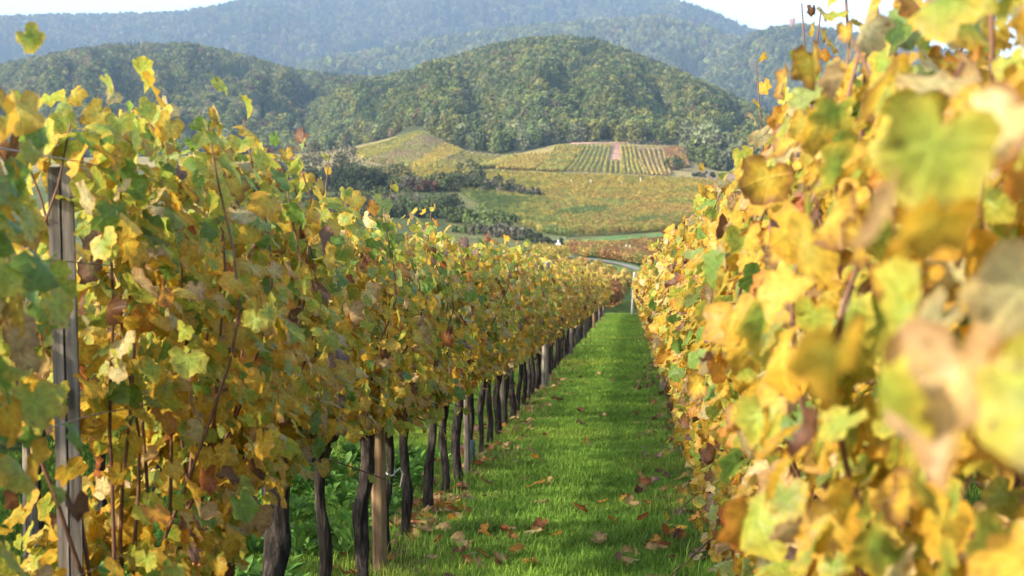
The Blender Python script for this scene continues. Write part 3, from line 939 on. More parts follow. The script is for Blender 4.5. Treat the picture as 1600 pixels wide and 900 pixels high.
vineyard('vineyard_plot', (840, 268), (869, 230), (878, 269), (910, 229), S2, 1.4, [YEL, LIME], 'yellow striped plot, first right of the diagonal dark gap', 7)
vineyard('vineyard_plot', (889, 269), (914, 229), (943, 270), (954, 229), S2, 1.4, [LIME, LIME, YEL], 'large green striped plot left of the bare pink strip', 8)
vineyard('vineyard_plot', (973, 251), (970, 229), (994, 251), (989, 229), S2, 1.4, [YEL, LIME], 'small yellow striped plot directly right of the bare pink strip', 9)
vineyard('vineyard_plot', (946, 271), (948, 253), (971, 272), (971, 253), S2, 1.4, [LIME, YEL], 'small green plot directly below the bare pink strip', 10)
vineyard('vineyard_plot', (975, 272), (974, 253), (1008, 273), (998, 253), S2, 1.4, [YEL, LIME], 'small striped plot below and right of the bare pink strip', 11)
vineyard('vineyard_plot', (1012, 274), (997, 234), (1048, 275), (1036, 234), S2, 1.4, [TAN, YEL], 'tan striped plot right of the dark hedge gap', 12)
vineyard('vineyard_plot', (1052, 266), (1039, 234), (1076, 262), (1069, 234), S2, 1.4, [TAN, RED, YEL], 'pinkish tan plot, rightmost on the slope', 13)
sheet('bare_earth_strip', gp((948, 251), (957, 225), (969, 225), (971, 251)), (0.36, 0.23, 0.18), 0.12, 30)
sheet('farm_track', gp((892, 226), (960, 224), (1072, 229), (1072, 226.5), (960, 221.5), (892, 223.5)), (0.58, 0.38, 0.30), 0.2, 60)
sheet('farm_track', gp((655, 207), (690, 226), (722, 238), (724, 235), (692, 223), (660, 205)), (0.42, 0.36, 0.26), 0.2, 40)
sheet('fallow_field', gp((1080, 284), (1085, 268), (1170, 268), (1170, 284)), (0.24, 0.18, 0.12), 0.1, 20)

# the broad vineyards in the middle distance
vineyard('vineyard_field', (560, 268), (1115, 287), (585, 296), (1110, 314), 2.0, 0.95, [GOLD, YEL, LIME, GOLD, YEL], 'golden vineyard running along the crest of the middle slope', 21, False, 1.0, (0.12, 0.12, 0.05), 30)
vineyard('vineyard_field', (842, 303), (1105, 315), (878, 318), (1085, 350), 1.9, 0.85, [LIME, YEL, ORA, YEL], 'orange and rust tinged vineyard band across the middle slope', 22, False, 1.0, (0.11, 0.11, 0.045), 26)
vineyard('vineyard_field', (722, 304), (860, 304), (850, 366), (885, 371), 1.9, 0.85, [GRN, LIME, YEL], 'yellow green vineyard below the right end of the hedgerow', 23, False, 1.0, (0.09, 0.11, 0.04), 22)
vineyard('vineyard_field', (862, 306), (1085, 345), (886, 371), (1048, 361), 1.9, 0.8, [YEL, LIME, ORA, LIME, GRN], 'green and yellow vineyard at the foot of the middle slope', 24, False, 1.0, (0.09, 0.11, 0.04), 22)
vineyard('vineyard_field', (886, 391), (1045, 382), (905, 402), (1026, 421), 1.8, 0.7, [RED, ORA, RED, LIME, RED, YEL], 'rust red vineyard patch between the green path and the road', 25, False, 1.0, (0.08, 0.11, 0.04), 12)
sheet('grass_path', gp((885, 385), (960, 377), (1045, 371), (1045, 365), (960, 370), (880, 378)), (0.085, 0.17, 0.055), 0.1, 60)
sheet('grass_slope', gp((800, 378), (885, 384), (885, 366), (830, 352)), (0.13, 0.15, 0.07), 0.1, 40)
sheet('road', gp((882, 402.8), (930, 408.5), (970, 415.5), (1012, 430), (1022, 426), (985, 414), (935, 406), (885, 401)), (0.22, 0.21, 0.20), 0.1, 60)
sheet('grass_verge', gp((884, 401), (935, 406.3), (985, 416), (1022, 428), (1022, 424), (985, 413), (935, 404), (884, 399)), (0.08, 0.15, 0.05), 0.1, 60)

vineyard('vineyard_field', (1118, 288), (1500, 292), (1060, 352), (1480, 360), 2.2, 1.0, [GOLD, LIME, YEL, ORA], 'vineyard hidden behind the right row on the middle slope', 27, False, 1.0, (0.11, 0.11, 0.045), 26)
# reddish rows beyond the end of the near rows
def near_far_rows(name, xs, y0, y1, cols, label, seed, bend=0.045, step=0.42):
    rs = np.random.default_rng(seed)
    pts, t = [], []
    for x in xs:
        ye = y1(x)
        n = int((ye - y0) / step)
        yy = np.linspace(y0, ye, n)
        pts.append(np.stack([x + (yy - y0) * bend + rs.normal(size=n) * 0.06, yy + rs.normal(size=n) * 0.1], 1))
    p = np.vstack(pts); m = len(p)
    nn = noise2(p[:, 0], p[:, 1], 7, seed) + 0.03 * p[:, 0]
    k = np.clip((nn * 0.9 + 0.55) * (len(cols) - 1) + rs.normal(size=m) * 0.4, 0, len(cols) - 1.001)
    cc = np.array(cols); i0 = k.astype(int); f = (k - i0)[:, None]
    tint = cc[i0] * (1 - f) + cc[i0 + 1] * f
    s = rs.uniform(0.85, 1.1, m)
    return scatter(name, np.column_stack([p, H(p[:, 0], p[:, 1]) - 0.02]), CLUMPS, np.stack([s, s * 0.7, s * rs.uniform(1.0, 1.25, m)], 1),
                   np.zeros((m, 3)), tint, rs.integers(0, 4, m), label, 'vineyard')
near_far_rows('vine_rows', [-1.15, -2.7, -4.4, -6.1, -7.8, -9.5, -11.2, -13], 91, lambda x: min(108 + 8.5 * (-x - 1), 146), [YEL, GOLD, ORA, RED],
              'golden to rust red vine rows beyond the end of the grass aisle', 31)
near_far_rows('vine_rows', [1.0, 2.6, 4.2, 5.8, 7.4, 9, 10.6, 12.2, 13.8, 15.4, 17, 18.6, 20.2, 22], 91, lambda x: 107 + 0.6 * max(0, x - 3), [ORA, RED, YEL],
              'rust red vine rows beyond the end of the right row', 32)

# ------------------------------------------------------------------ small far landmarks
def signpost():
    p = at_px(872, 246)
    root = empty('signpost', p)
    root.scale = (0.75, 0.75, 0.85)
    tag(root, 'tiny white signpost with paired panels standing in the valley by the dark bushes', 'signpost')
    g = Geo().tube(np.array([[0, 0, -0.1], [0, 0, 1.0], [0, 0, 2.0]]), [0.05, 0.05, 0.05], 8); obj('pole', g.mesh('pole', M_WHITE), root)
    for s in (-1, 1):
        g = Geo().box((s * 0.24, -0.07, 1.42), (0.36, 0.03, 0.36)); obj('panel', g.mesh('panel', M_WHITE, False), root)
    g = Geo().box((0, -0.07, 1.9), (0.3, 0.03, 0.3)); obj('panel', g.mesh('panel', M_WHITE, False), root)
signpost()
vineyard('vineyard_field', (836, 402), (882, 404), (842, 413), (888, 412), 1.8, 0.6, [GOLD, YEL, GOLD], 'small golden vineyard patch in front of the white signpost', 26, False, 1.0, (0.10, 0.12, 0.04), 12)
for k, (px, d, h) in enumerate([(892, 470, 1.9), (923, 468, 2.0), (971, 466, 1.8), (1000, 480, 1.8)]):
    p = at_px(px, d)
    g = Geo().box((0, 0, h / 2 - 0.1), (0.14, 0.14, h + 0.2)).box((0, 0, h + 0.02), (0.18, 0.18, 0.05))
    o = obj('vineyard_stake', g.mesh('vineyard_stake', M_WHITE, False), None, p)
    tag(o, ['pale stake in the golden field below the yellow striped plot', 'pale stake in the golden field below the green striped plot',
            'pale stake in the golden field below the bare pink strip', 'pale stake furthest right in the golden field'][k], 'stake', 'pale stakes in the golden field')
for k, (px, py) in enumerate([(978, 404), (984, 405)]):
    p = ground_at(px, py)
    g = Geo().box((0, 0, 0.8), (0.12, 0.12, 1.7)).box((0, 0, 1.67), (0.15, 0.15, 0.04))
    tag(obj('vineyard_stake', g.mesh('vineyard_stake', M_WHITE, False), None, p),
        ['left of the two pale stakes at the corner of the red vineyard patch', 'right of the two pale stakes at the corner of the red vineyard patch'][k], 'stake', 'pale stakes by the road')

def castle():
    c = mountain_right.point(np.array([1230.0]), np.array([0.985]))[0]
    root = empty('castle_ruin', (c[0], c[1], c[2] + 6), YAW)
    tag(root, 'small pink sandstone castle ruin on the skyline of the far right ridge', 'castle')
    g = Geo().box((0, 0, 6), (7, 7, 24)); 
    for sx in (-1, 1):
        for sy in (-1, 1): g.box((sx * 2.7, sy * 2.7, 18.9), (1.5, 1.5, 1.7))
    obj('tower', g.mesh('tower', M_STONE, False), root)
    g = Geo().box((4.8, 0.5, 5.5), (2.4, 5, 27)).box((4.8, 0.5, 19.8), (1.2, 2, 1.5)); obj('tower', g.mesh('tower', M_STONE, False), root)
    g = Geo().box((-6.6, 1, -1), (6, 1.5, 12)).box((11.2, 1, -1), (10, 1.5, 13))
    obj('wall', g.mesh('wall', M_STONE, False), root)
    for z in (3, 8, 13):
        g = Geo().box((0.4, -3.53, z), (0.8, 0.12, 1.5)); obj('window', g.mesh('window', M_CANE, False), root)
castle()

# ================================================================== THE NEAR VINES
# ---- leaf shapes
KINDS = {  # centre, middle, margin colours
    'yellow': ((0.58, 0.45, 0.07), (0.62, 0.40, 0.045), (0.58, 0.32, 0.04)),
    'bright': ((0.56, 0.48, 0.11), (0.62, 0.46, 0.08), (0.60, 0.38, 0.055)),
    'lime': ((0.34, 0.43, 0.08), (0.41, 0.45, 0.07), (0.54, 0.46, 0.07)),
    'green': ((0.20, 0.31, 0.06), (0.17, 0.29, 0.05), (0.22, 0.31, 0.05)),
    'blue_green': ((0.31, 0.37, 0.12), (0.28, 0.35, 0.10), (0.32, 0.36, 0.09)),
    'margin': ((0.22, 0.34, 0.06), (0.34, 0.38, 0.06), (0.62, 0.46, 0.06)),
    'brown_edge': ((0.60, 0.50, 0.09), (0.60, 0.40, 0.05), (0.24, 0.11, 0.04)),
    'orange': ((0.60, 0.34, 0.06), (0.58, 0.28, 0.04), (0.50, 0.20, 0.035)),
    'tan': ((0.60, 0.44, 0.22), (0.58, 0.40, 0.18), (0.46, 0.27, 0.12)),
    'brown': ((0.24, 0.12, 0.05), (0.19, 0.085, 0.04), (0.13, 0.055, 0.03)),
    'mauve': ((0.36, 0.24, 0.18), (0.30, 0.19, 0.15), (0.24, 0.13, 0.09)),
    'cream': ((0.56, 0.52, 0.27), (0.60, 0.51, 0.25), (0.58, 0.42, 0.18)),
    'rust': ((0.44, 0.20, 0.06), (0.40, 0.14, 0.045), (0.28, 0.09, 0.035)),
}
KN = list(KINDS)
_half = [(0, .60), (14, .555), (27, .51), (42, .55), (56, .585), (70, .545), (84, .49), (102, .53), (120, .545), (140, .50), (158, .41), (172, .17)]

def leaf_template(seed, lod):
    rs = np.random.default_rng(900 + seed)
    if lod == 0:
        ang = [a for a, r in _half] + [-a for a, r in _half[1:]][::-1]
        rad = [r for a, r in _half] + [r for a, r in _half[1:]][::-1]
        skip = 2
    elif lod == 1:
        hh = [(0, .60), (28, .51), (56, .585), (86, .49), (120, .545), (165, .28)]
        ang = [a for a, r in hh] + [-a for a, r in hh[1:]][::-1]
        rad = [r for a, r in hh] + [r for a, r in hh[1:]][::-1]
    else:
        hh = [(0, .66), (58, .60), (135, .50)]
        ang = [a for a, r in hh] + [-a for a, r in hh[1:]][::-1]
        rad = [r for a, r in hh] + [r for a, r in hh[1:]][::-1]
    ang = np.radians(np.array(ang, float)); rad = np.array(rad) * rs.uniform(0.9, 1.1, len(ang))
    stretch = rs.uniform(0.88, 1.12)
    no = len(ang)
    outer = np.stack([np.sin(ang) * rad * stretch, np.cos(ang) * rad], 1)
    if lod == 0:
        sel = np.arange(0, no, 2)
        mid = outer[sel] * 0.55
        uv = np.vstack([[0, 0], mid, outer])
        nm = len(mid)
        T = []
        for k in range(nm):                       # inner fan
            T.append([0, 1 + k, 1 + (k + 1) % nm]) if k != nm // 2 - 1 + 0 * k or True else None
        for k in range(nm):
            m0, m1 = 1 + k, 1 + (k + 1) % nm
            o0 = 1 + nm + sel[k]; o1 = 1 + nm + (sel[k] + 1) % no; o2 = 1 + nm + sel[(k + 1) % nm]
            T += [[m0, o0, o1], [m0, o1, m1], [m1, o1, o2]] if o1 != o2 else [[m0, o0, o2], [m0, o2, m1]]
        ring = np.concatenate([[0], np.ones(nm), np.full(no, 2)]).astype(int)
    else:
        uv = np.vstack([[0, 0], outer])
        T = [[0, 1 + k, 1 + (k + 1) % no] for k in range(no)]
        ring = np.concatenate([[0], np.full(no, 2)]).astype(int)
    # centre the blade's petiole point: shift so the sinus sits at the origin
    r2 = (uv ** 2).sum(1)
    curl = rs.uniform(-1.0, 1.5)
    w = -curl * r2 * 0.55 + abs(uv[:, 0]) * rs.uniform(-0.15, 0.5) + rs.normal(size=len(uv)) * 0.05 * (ring == 2) * (lod < 2)
    w += 0.06 * np.sin(uv[:, 0] * 7 + rs.uniform(0, 6)) * (r2 > 0.05) + rs.uniform(-0.3, 0.3) * uv[:, 0] * uv[:, 1]
    V = np.column_stack([uv[:, 0], uv[:, 1], w])
    luv = np.column_stack([uv, np.zeros(len(uv))])
    if lod == 0:                                   # petiole
        n = len(V)
        V = np.vstack([V, [[-0.018, 0, 0.0], [0.018, 0, 0.0], [0.0, -0.62, -0.22]]])
        luv = np.vstack([luv, [[0, 0, 0]] * 3])
        ring = np.concatenate([ring, [3, 3, 3]])
        T.append([n, n + 2, n + 1])
    return V, np.array(T), ring, luv

TEMPL = {(s, l): leaf_template(s, l) for s in range(6) for l in range(3)}

def curl_up(V, amount):
    """dry leaves roll in on themselves"""
    V = V.copy()
    r = V[:, 0] * amount
    V[:, 2] += np.abs(np.sin(r * 1.6)) * 0.42 * amount
    V[:, 0] *= 1 - 0.28 * amount
    V[:, 2] += (V[:, 1] - 0.2) ** 2 * 0.9 * amount
    return V

def leaf_cols(kind, ring, rs):
    c = np.array(KINDS[KN[kind]] + ((0.34, 0.20, 0.07),))[ring]
    return np.clip(c * (1 + rs.normal(size=(len(ring), 1)) * 0.10 * (ring[:, None] == 2)) * (1 + rs.normal() * 0.05), 0.01, 0.9)

DRY = {KN.index('brown'): 1.0, KN.index('tan'): 0.6, KN.index('rust'): 0.7, KN.index('mauve'): 0.6, KN.index('brown_edge'): 0.35, KN.index('orange'): 0.3}
LEAFMESH = {}
def leaf_mesh(shape, kind, lod):
    key = (shape, kind, lod)
    if key not in LEAFMESH:
        V, T, ring, luv = TEMPL[(shape, lod)]
        rs = np.random.default_rng(shape * 50 + kind)
        if kind in DRY: V = curl_up(V, DRY[kind])
        luv = luv + np.array([0, 0, shape * 3.1 + kind * 7.7])
        LEAFMESH[key] = mesh_np('leaf', V, T, M_LEAF, True, {'col': ('FLOAT_COLOR', rgba(leaf_cols(kind, ring, rs))), 'luv': ('FLOAT_VECTOR', luv)})
    return LEAFMESH[key]

def leaf_frames(m, side, rs, droop=1.0):
    """rotation matrices; columns: across, tip, normal"""
    nrm = np.column_stack([side * rs.uniform(0.25, 1.0, m), rs.normal(size=m) * 0.42, rs.uniform(-0.1, 0.9, m)])
    nrm += rs.normal(size=(m, 3)) * 0.22
    nrm /= np.linalg.norm(nrm, axis=1)[:, None]
    tip = np.column_stack([side * rs.uniform(0, 0.5, m), rs.normal(size=m) * 0.5, -rs.uniform(0.4, 1.2, m) * droop])
    tip -= (tip * nrm).sum(1)[:, None] * nrm
    tip /= np.linalg.norm(tip, axis=1)[:, None]
    acr = np.cross(tip, nrm)
    return np.stack([acr, tip, nrm], 2)

def leaf_cloud(name, P, R, s, shapes, kinds, lod, parent=None, rs=rng):
    Vs, Ts, Cs, Us, n = [], [], [], [], 0
    for sh in range(6):
        for kd in np.unique(kinds):
            sel = np.nonzero((shapes == sh) & (kinds == kd))[0]
            if not len(sel): continue
            V, T, ring, luv = TEMPL[(sh, lod)]
            if kd in DRY: V = curl_up(V, DRY[kd])
            W = np.einsum('nij,vj->nvi', R[sel], V) * s[sel, None, None] + P[sel][:, None, :]
            Vs.append(W.reshape(-1, 3))
            Ts.append((T[None] + (np.arange(len(sel)) * len(V))[:, None, None]).reshape(-1, 3) + n)
            n += len(sel) * len(V)
            c = np.array(KINDS[KN[kd]] + ((0.34, 0.20, 0.07),))[ring]
            Cs.append((c[None] * rs.uniform(0.85, 1.15, (len(sel), 1, 1))).reshape(-1, 3))
            u = np.repeat(luv[None], len(sel), 0); u[..., 2] += rs.uniform(0, 50, (len(sel), 1))
            Us.append(u.reshape(-1, 3))
    me = mesh_np(name, np.vstack(Vs), np.vstack(Ts), M_LEAF, True, {'col': ('FLOAT_COLOR', rgba(np.vstack(Cs))), 'luv': ('FLOAT_VECTOR', np.vstack(Us))})
    if parent is False: return me
    return tag(obj(name, me, parent), kind='stuff')

#             yellow bright lime green blue_g margin brown_e orange tan brown mauve cream rust
W_TOP_L = [0.14, 0.11, 0.28, 0.14, 0.08, 0.09, 0.05, 0.015, 0.03, 0.012, 0.015, 0.05, 0.005]
W_LOW_L = [0.31, 0.17, 0.18, 0.06, 0.04, 0.09, 0.06, 0.02, 0.04, 0.02, 0.02, 0.04, 0.01]
W_R     = [0.27, 0.12, 0.15, 0.05, 0.03, 0.09, 0.08, 0.07, 0.07, 0.03, 0.02, 0.08, 0.015]
W_EDGE  = [0.28, 0.09, 0.20, 0.02, 0.01, 0.14, 0.09, 0.06, 0.05, 0.01, 0.01, 0.04, 0.0]
W_FAR   = [0.31, 0.16, 0.17, 0.05, 0.02, 0.04, 0.08, 0.05, 0.09, 0.035, 0.02, 0.05, 0.02]
def pick_kinds(row, y, hrel, rs):
    m = len(hrel)
    k = np.clip(hrel * 1.15, 0, 1)[:, None]
    w = (np.array(W_TOP_L) * k + np.array(W_LOW_L) * (1 - k)) if row < 0 else np.tile(W_EDGE if y < 2.5 else W_R, (m, 1))
    f = np.clip((y - 8) / 26, 0, 1) * 0.9
    w = w * (1 - f) + np.array(W_FAR) * f
    w /= w.sum(1)[:, None]
    cum = np.cumsum(w, 1)
    # neighbours on one shoot turn together: a low-frequency offset
    u = np.clip(rs.random(m), 0, 0.99999)
    return (u[:, None] > cum).sum(1).clip(0, len(KN) - 1)

def gz(y):
    return float(plane_h(0, y))

def vine_skeleton(rs, head_h, lean, top, low=0.6, n_cane=10, span=0.5, spread=0.11, thick=1.0):
    base = np.array([0, 0, -0.06])
    head = np.array([lean[0], lean[1], head_h])
    t = np.linspace(0, 1, 22)
    wob = rs.uniform(-1, 1, 4)
    P = base + (head - base) * t[:, None]
    P[:, 0] += 0.016 * np.sin(t * 7 + wob[0] * 3) * np.sin(t * math.pi)
    P[:, 1] += 0.028 * np.sin(t * 3.5 + wob[1] * 3) * np.sin(t * math.pi)
    rad = (0.030 + 0.010 * np.exp(-t * 9) + 0.016 * np.clip((t - 0.80) / 0.20, 0, 1) + 0.006 * np.exp(-((t - 0.3 - 0.3 * abs(wob[2])) / 0.06) ** 2)) * rs.uniform(0.68, 1.0) * thick
    canes = []
    for k in range(n_cane):
        y = (k + 0.5) / n_cane * 2 * span - span + rs.uniform(-0.05, 0.05)
        x0 = head[0] * 0.6
        b = np.array([x0 + rs.normal() * 0.015, head[1] + (y - head[1]) * 0.8, head_h + 0.02 + 0.05 * rs.random()])
        tp = top * rs.uniform(0.86, 0.985)
        n = 9
        s = np.linspace(0, 1, n)
        q = b + np.outer(s, np.array([rs.normal() * spread, rs.normal() * 0.1, tp - b[2]]))
        q[:, 0] += 0.03 * np.sin(s * 9 + k) * s; q[:, 1] += 0.025 * np.cos(s * 8 + 2 * k)
        q[1:, 2] += rs.normal(size=n - 1) * 0.01
        if k % 3 == 0: q[:, 0] += rs.choice([-1, 1]) * 0.19 * np.sin(s * 2.6)
        canes.append(q)
    return P, rad, head, canes

def leaves_on(canes, rs, n, half, low, top, size, row, y0=0.0):
    """positions of leaves round the canes, filling the hedge-like wall of foliage"""
    m = n
    ci = rs.integers(0, len(canes), m)
    s = rs.uniform(-0.12 if low > 0.65 else -0.3, 1.03, m)
    P = np.zeros((m, 3))
    for k, c in enumerate(canes):
        sel = ci == k
        ss = np.clip(s[sel], 0, 1)
        for a in range(3):
            P[sel, a] = np.interp(ss, np.linspace(0, 1, len(c)), c[:, a])
        P[sel, 2] += np.clip(s[sel] - 1, 0, 1) * 1.6 - np.clip(-s[sel], 0, 1) * 2.0 * rs.random(sel.sum())
    side = np.where(rs.random(m) < 0.5, -1.0, 1.0)
    P[:, 0] = P[:, 0] * 0.7 + side * half * np.sqrt(rs.uniform(0.02, 1.0, m)) * (1 - 0.7 * np.clip((P[:, 2] - top + 0.5) / 0.5, 0, 1))
    P[:, 1] += rs.normal(size=m) * 0.10
    P[:, 2] += rs.normal(size=m) * 0.045
    P[:, 2] = np.maximum(P[:, 2], low + rs.normal(size=m) * 0.06)
    # thin places in the foliage where canes and the dark inside show
    dens = np.array([n1(a * 3.1 + y0, b * 3.1, 4.4) + 0.5 * n1(a * 8 + y0, b * 8, 1.1) for a, b in zip(P[:, 1], P[:, 2])])
    ok = dens + rs.normal(size=m) * 0.12 + 1.5 * (P[:, 2] > top - 0.35) > (-0.30 if y0 > 4.5 else -0.5)
    P, side = P[ok], side[ok]; m = len(P)
    side = np.sign(P[:, 0] + rs.normal(size=m) * 0.06)
    R = leaf_frames(m, side, rs)
    sz = size * rs.uniform(0.5, 1.22, m)
    hrel = (P[:, 2] - low) / (top - low)
    return P, R, sz, hrel

def make_vine(row, y, tier, label, group, rs, head_h=0.72, lean=(0, 0), thick=1.0, top=None, low=None, n_leaf=None, n_obj=0, extra=None, half=0.23, size=0.070, lod=0):
    X = (ROW_L if row < 0 else ROW_R) if abs(row) == 1 else row
    side_cam = 1.0 if X < 0 else -1.0
    top = top if top is not None else (1.77 if row < 0 else 1.86)
    low = low if low is not None else (0.78 if X < 0 else 0.66)
    root = empty('grape_vine', (X, y, gz(y)))
    tag(root, label, 'grape vine', group)
    P, rad, head, canes = vine_skeleton(rs, head_h, lean, top, thick=thick)
    g = Geo()
    sides, pp, rr = (14, P, rad) if tier == 0 else (8, P[::2], rad[::2])
    g.tube(pp, rr, sides, 0.34 if tier == 0 else 0.22, rs.uniform(0, 50))
    tr = obj('trunk', g.mesh('trunk', M_BARK), root)
    # the gnarled head and its two arms are one piece of old wood
    for s in (-1, 1):
        arm = np.array([head - [0, 0, 0.03], head + [0, s * 0.12, 0.015], head + [0.01, s * 0.26, 0.0], head + [0, s * 0.40, 0.02]])
        g = Geo().tube(arm, np.array([0.030, 0.021, 0.015, 0.010]) * (0.8 + 0.3 * thick), 8, 0.25, rs.uniform(0, 50))
        obj('arm', g.mesh('arm', M_BARK), root)
    if thick > 1.2:
        kn = Geo().tube(np.array([head - [0, 0, 0.07], head, head + [0, 0, 0.05]]), [0.045, 0.062, 0.035], 12, 0.35, 3.0)
        obj('knot', kn.mesh('knot', M_BARK), root)
    for c in canes:
        r = np.linspace(0.0060, 0.0025, len(c))
        obj('cane', Geo().tube(c, r, 6 if tier == 0 else 4).mesh('cane', M_CANE), root)
    for c in (extra or []):
        c = np.asarray(c, float)
        obj('cane', Geo().tube(c, np.linspace(0.0048, 0.002, len(c)), 6).mesh('cane', M_CANE), root)
    Pl, R, sz, hrel = leaves_on(canes, rs, n_leaf, half, low, top, size, row, y)
    if extra:
        for c in extra:
            c = np.asarray(c, float); m = 7
            q = np.stack([np.interp(np.linspace(0.2, 1, m), np.linspace(0, 1, len(c)), c[:, a]) for a in range(3)], 1) + rs.normal(size=(m, 3)) * 0.02
            Pl = np.vstack([Pl, q]); R = np.concatenate([R, leaf_frames(m, np.where(rs.random(m) < 0.5, -1., 1.), rs)])
            sz = np.concatenate([sz, size * rs.uniform(0.45, 0.85, m)]); hrel = np.concatenate([hrel, np.full(m, 0.8)])
    kinds = pick_kinds(X, y, hrel, rs)
    shapes = rs.integers(0, 6, len(Pl))
    order = np.argsort(-(Pl[:, 0] * side_cam + rs.normal(size=len(Pl)) * 0.08 + 0.05 * Pl[:, 2]))
    vis = order[:n_obj]; rest = order[n_obj:]
    for q in vis:
        o = bpy.data.objects.new('leaf', leaf_mesh(int(shapes[q]), int(kinds[q]), lod))
        M4 = np.eye(4); M4[:3, :3] = R[q] * sz[q]; M4[:3, 3] = Pl[q]
        COL.objects.link(o); o.parent = root
        o.matrix_basis = Matrix(M4.tolist())
    if len(rest):
        leaf_cloud('foliage', Pl[rest], R[rest], sz[rest], shapes[rest], kinds[rest], (0 if y < 9 else min(lod + 1, 2)) if n_obj else lod, root, rs)
    return root, head

# ---- left row
LEFT_NEAR = [  # distance, head height, lean (x, y), thickness, label
    (0.5, 0.72, (0, 0), 1.0, 'left row grape vine nearest the camera, outside the left picture edge'),
    (1.6, 0.72, (0, 0), 1.0, 'left row grape vine second nearest the camera, before the grey split post'),
    (2.75, 0.70, (0, 0.02), 1.0, 'grape vine with big soft leaves at the left picture edge before the grey split post'),
    (4.38, 0.62, (0.03, 0.05), 1.15, 'dark gnarled grape vine tied with blue twine, first right of the grey split post'),
    (5.25, 0.66, (0.02, 0.03), 1.0, 'grape vine left of the thick leaning trunk, low hanging yellow leaves'),
    (6.0, 0.80, (0.0, 0.22), 1.28, 'grape vine with the thickest trunk, leaning right to a black knotted head'),
    (7.15, 0.78, (0, 0.02), 0.95, 'grape vine with slim upright trunk between the thick leaning one and the pale stake'),
    (8.22, 0.80, (0, 0.18), 1.0, 'grape vine whose dark trunk leans right, directly left of the pale stake'),
    (9.15, 0.78, (0, 0.02), 0.8, 'thin grape vine tied with white string, directly right of the pale round stake'),
    (9.85, 0.76, (0, 0.04), 0.95, 'upright grape vine with leaf litter at its foot, second right of the pale round stake'),
    (11.05, 0.78, (0, 0.15), 0.95, 'grape vine with a bent foot and leaning trunk, third right of the pale round stake'),
    (12.0, 0.76, (0, 0.0), 1.0, 'straight stocky grape vine, fourth right of the pale round stake'),
    (12.85, 0.76, (0, 0.12), 1.1, 'thick grape vine just left of the thin grey stake at middle distance'),
    (13.9, 0.76, (0, 0.0), 1.0, 'grape vine with a teal sleeve beside the thin grey stake'),
]
GL = 'grape vines of the left row'
GR_ = 'grape vines of the right row'
vine_roots = {}
for k, (y, hh, lean, th, lab) in enumerate(LEFT_NEAR):
    rs = np.random.default_rng(1000 + k)
    ex = []
    if k in (6, 8, 10):
        yo = rs.uniform(-0.4, 0.4)
        ex.append([[0.02, yo, 1.3], [0.03, yo + 0.05, 1.75], [0.05, yo + 0.1, 1.94 + rs.uniform(0, 0.06)]])
    if k in (5, 7, 9):
        ex.append([[0.05, 0.1, hh + 0.05], [0.22, 0.25, hh + 0.0], [0.38, 0.35, hh - 0.08]])
    vis = y > 2
    lowh = {2: 0.35, 3: 0.76, 4: 0.96, 5: 1.00, 6: 0.95, 7: 0.90}.get(k, 0.82)
    vine_roots[y] = make_vine(-1, y, 0 if vis else 1, lab, GL, rs, hh, lean, th, low=lowh, top=float(np.interp(y, [2.8, 4.4, 6.2, 8, 12], [1.96, 1.98, 1.84, 1.79, 1.77])) + rs.uniform(-0.05, 0.05), n_leaf=(1350 if y < 5.5 else 1250) if vis else 450, n_obj=300 if vis else 0, extra=ex, lod=0 if vis else 1)

def seg_label_left(y):
    if y < 18: return None
    if y < 25: return 'grape vine of the left row shortly before the pale post at middle distance'
    if y < 36: return 'grape vine of the left row just beyond the pale post at middle distance'
    if y < 58: return 'small looking grape vine well down the left row, yellow and brown leaves'
    return 'tiny looking grape vine near the far end of the left row'
mid_named = ['stocky grape vine first beyond the thin grey stake and teal sleeve', 'grape vine second beyond the thin grey stake in the left row',
             'grape vine third beyond the thin grey stake in the left row', 'grape vine fourth beyond the thin grey stake in the left row']
ys = [14.85]
while ys[-1] < 85.0: ys.append(ys[-1] + rng.uniform(0.9, 1.1))
protos = {}
def copy_vine(src, X, y, label, group, flip, sc):
    r = empty('grape_vine', (X, y, gz(y)), math.pi if flip else 0)
    r.scale = (1, 1, sc)
    tag(r, label, 'grape vine', group)
    for ch in src.children:
        c = ch.copy(); COL.objects.link(c); c.parent = r
    return r
def row_of_vines(row, ys, labf, group, n_mid, seed0):
    for k, y in enumerate(ys):
        rs = np.random.default_rng(seed0 + k)
        lab = labf(k, y)
        if y < 30:
            make_vine(row, y, 0 if y < 18 else 1, lab, group, rs, 0.76, (rs.normal() * 0.02, rs.normal() * 0.12), rs.uniform(0.8, 1.25),
                      top=(1.77 if row < 0 else 1.86) + rs.uniform(-0.08, 0.08), n_leaf=n_mid, n_obj=150 if y < 22 else 110, lod=0 if y < 22 else 1, size=0.070)
        else:
            zone = 0 if y < 50 else 1
            key = (row, zone)
            lst = protos.setdefault(key, [])
            if len(lst) < 7:
                v, _ = make_vine(row, y, 1, lab, group, rs, 0.76, (0, rs.normal() * 0.05), 1.0, top=(1.77 if row < 0 else 1.86) + rs.uniform(-0.08, 0.08),
                                 n_leaf=760 if zone == 0 else 520, n_obj=0, lod=2, size=0.082 if zone == 0 else 0.098)
                lst.append(v)
            else:
                copy_vine(lst[int(rs.integers(0, 7))], ROW_L if row < 0 else ROW_R, y, lab, group, rs.random() < 0.5, rs.uniform(0.96, 1.03))
row_of_vines(-1, ys, lambda k, y: mid_named[k] if k < 4 else seg_label_left(max(y, 18.1)), GL, 1080, 2000)

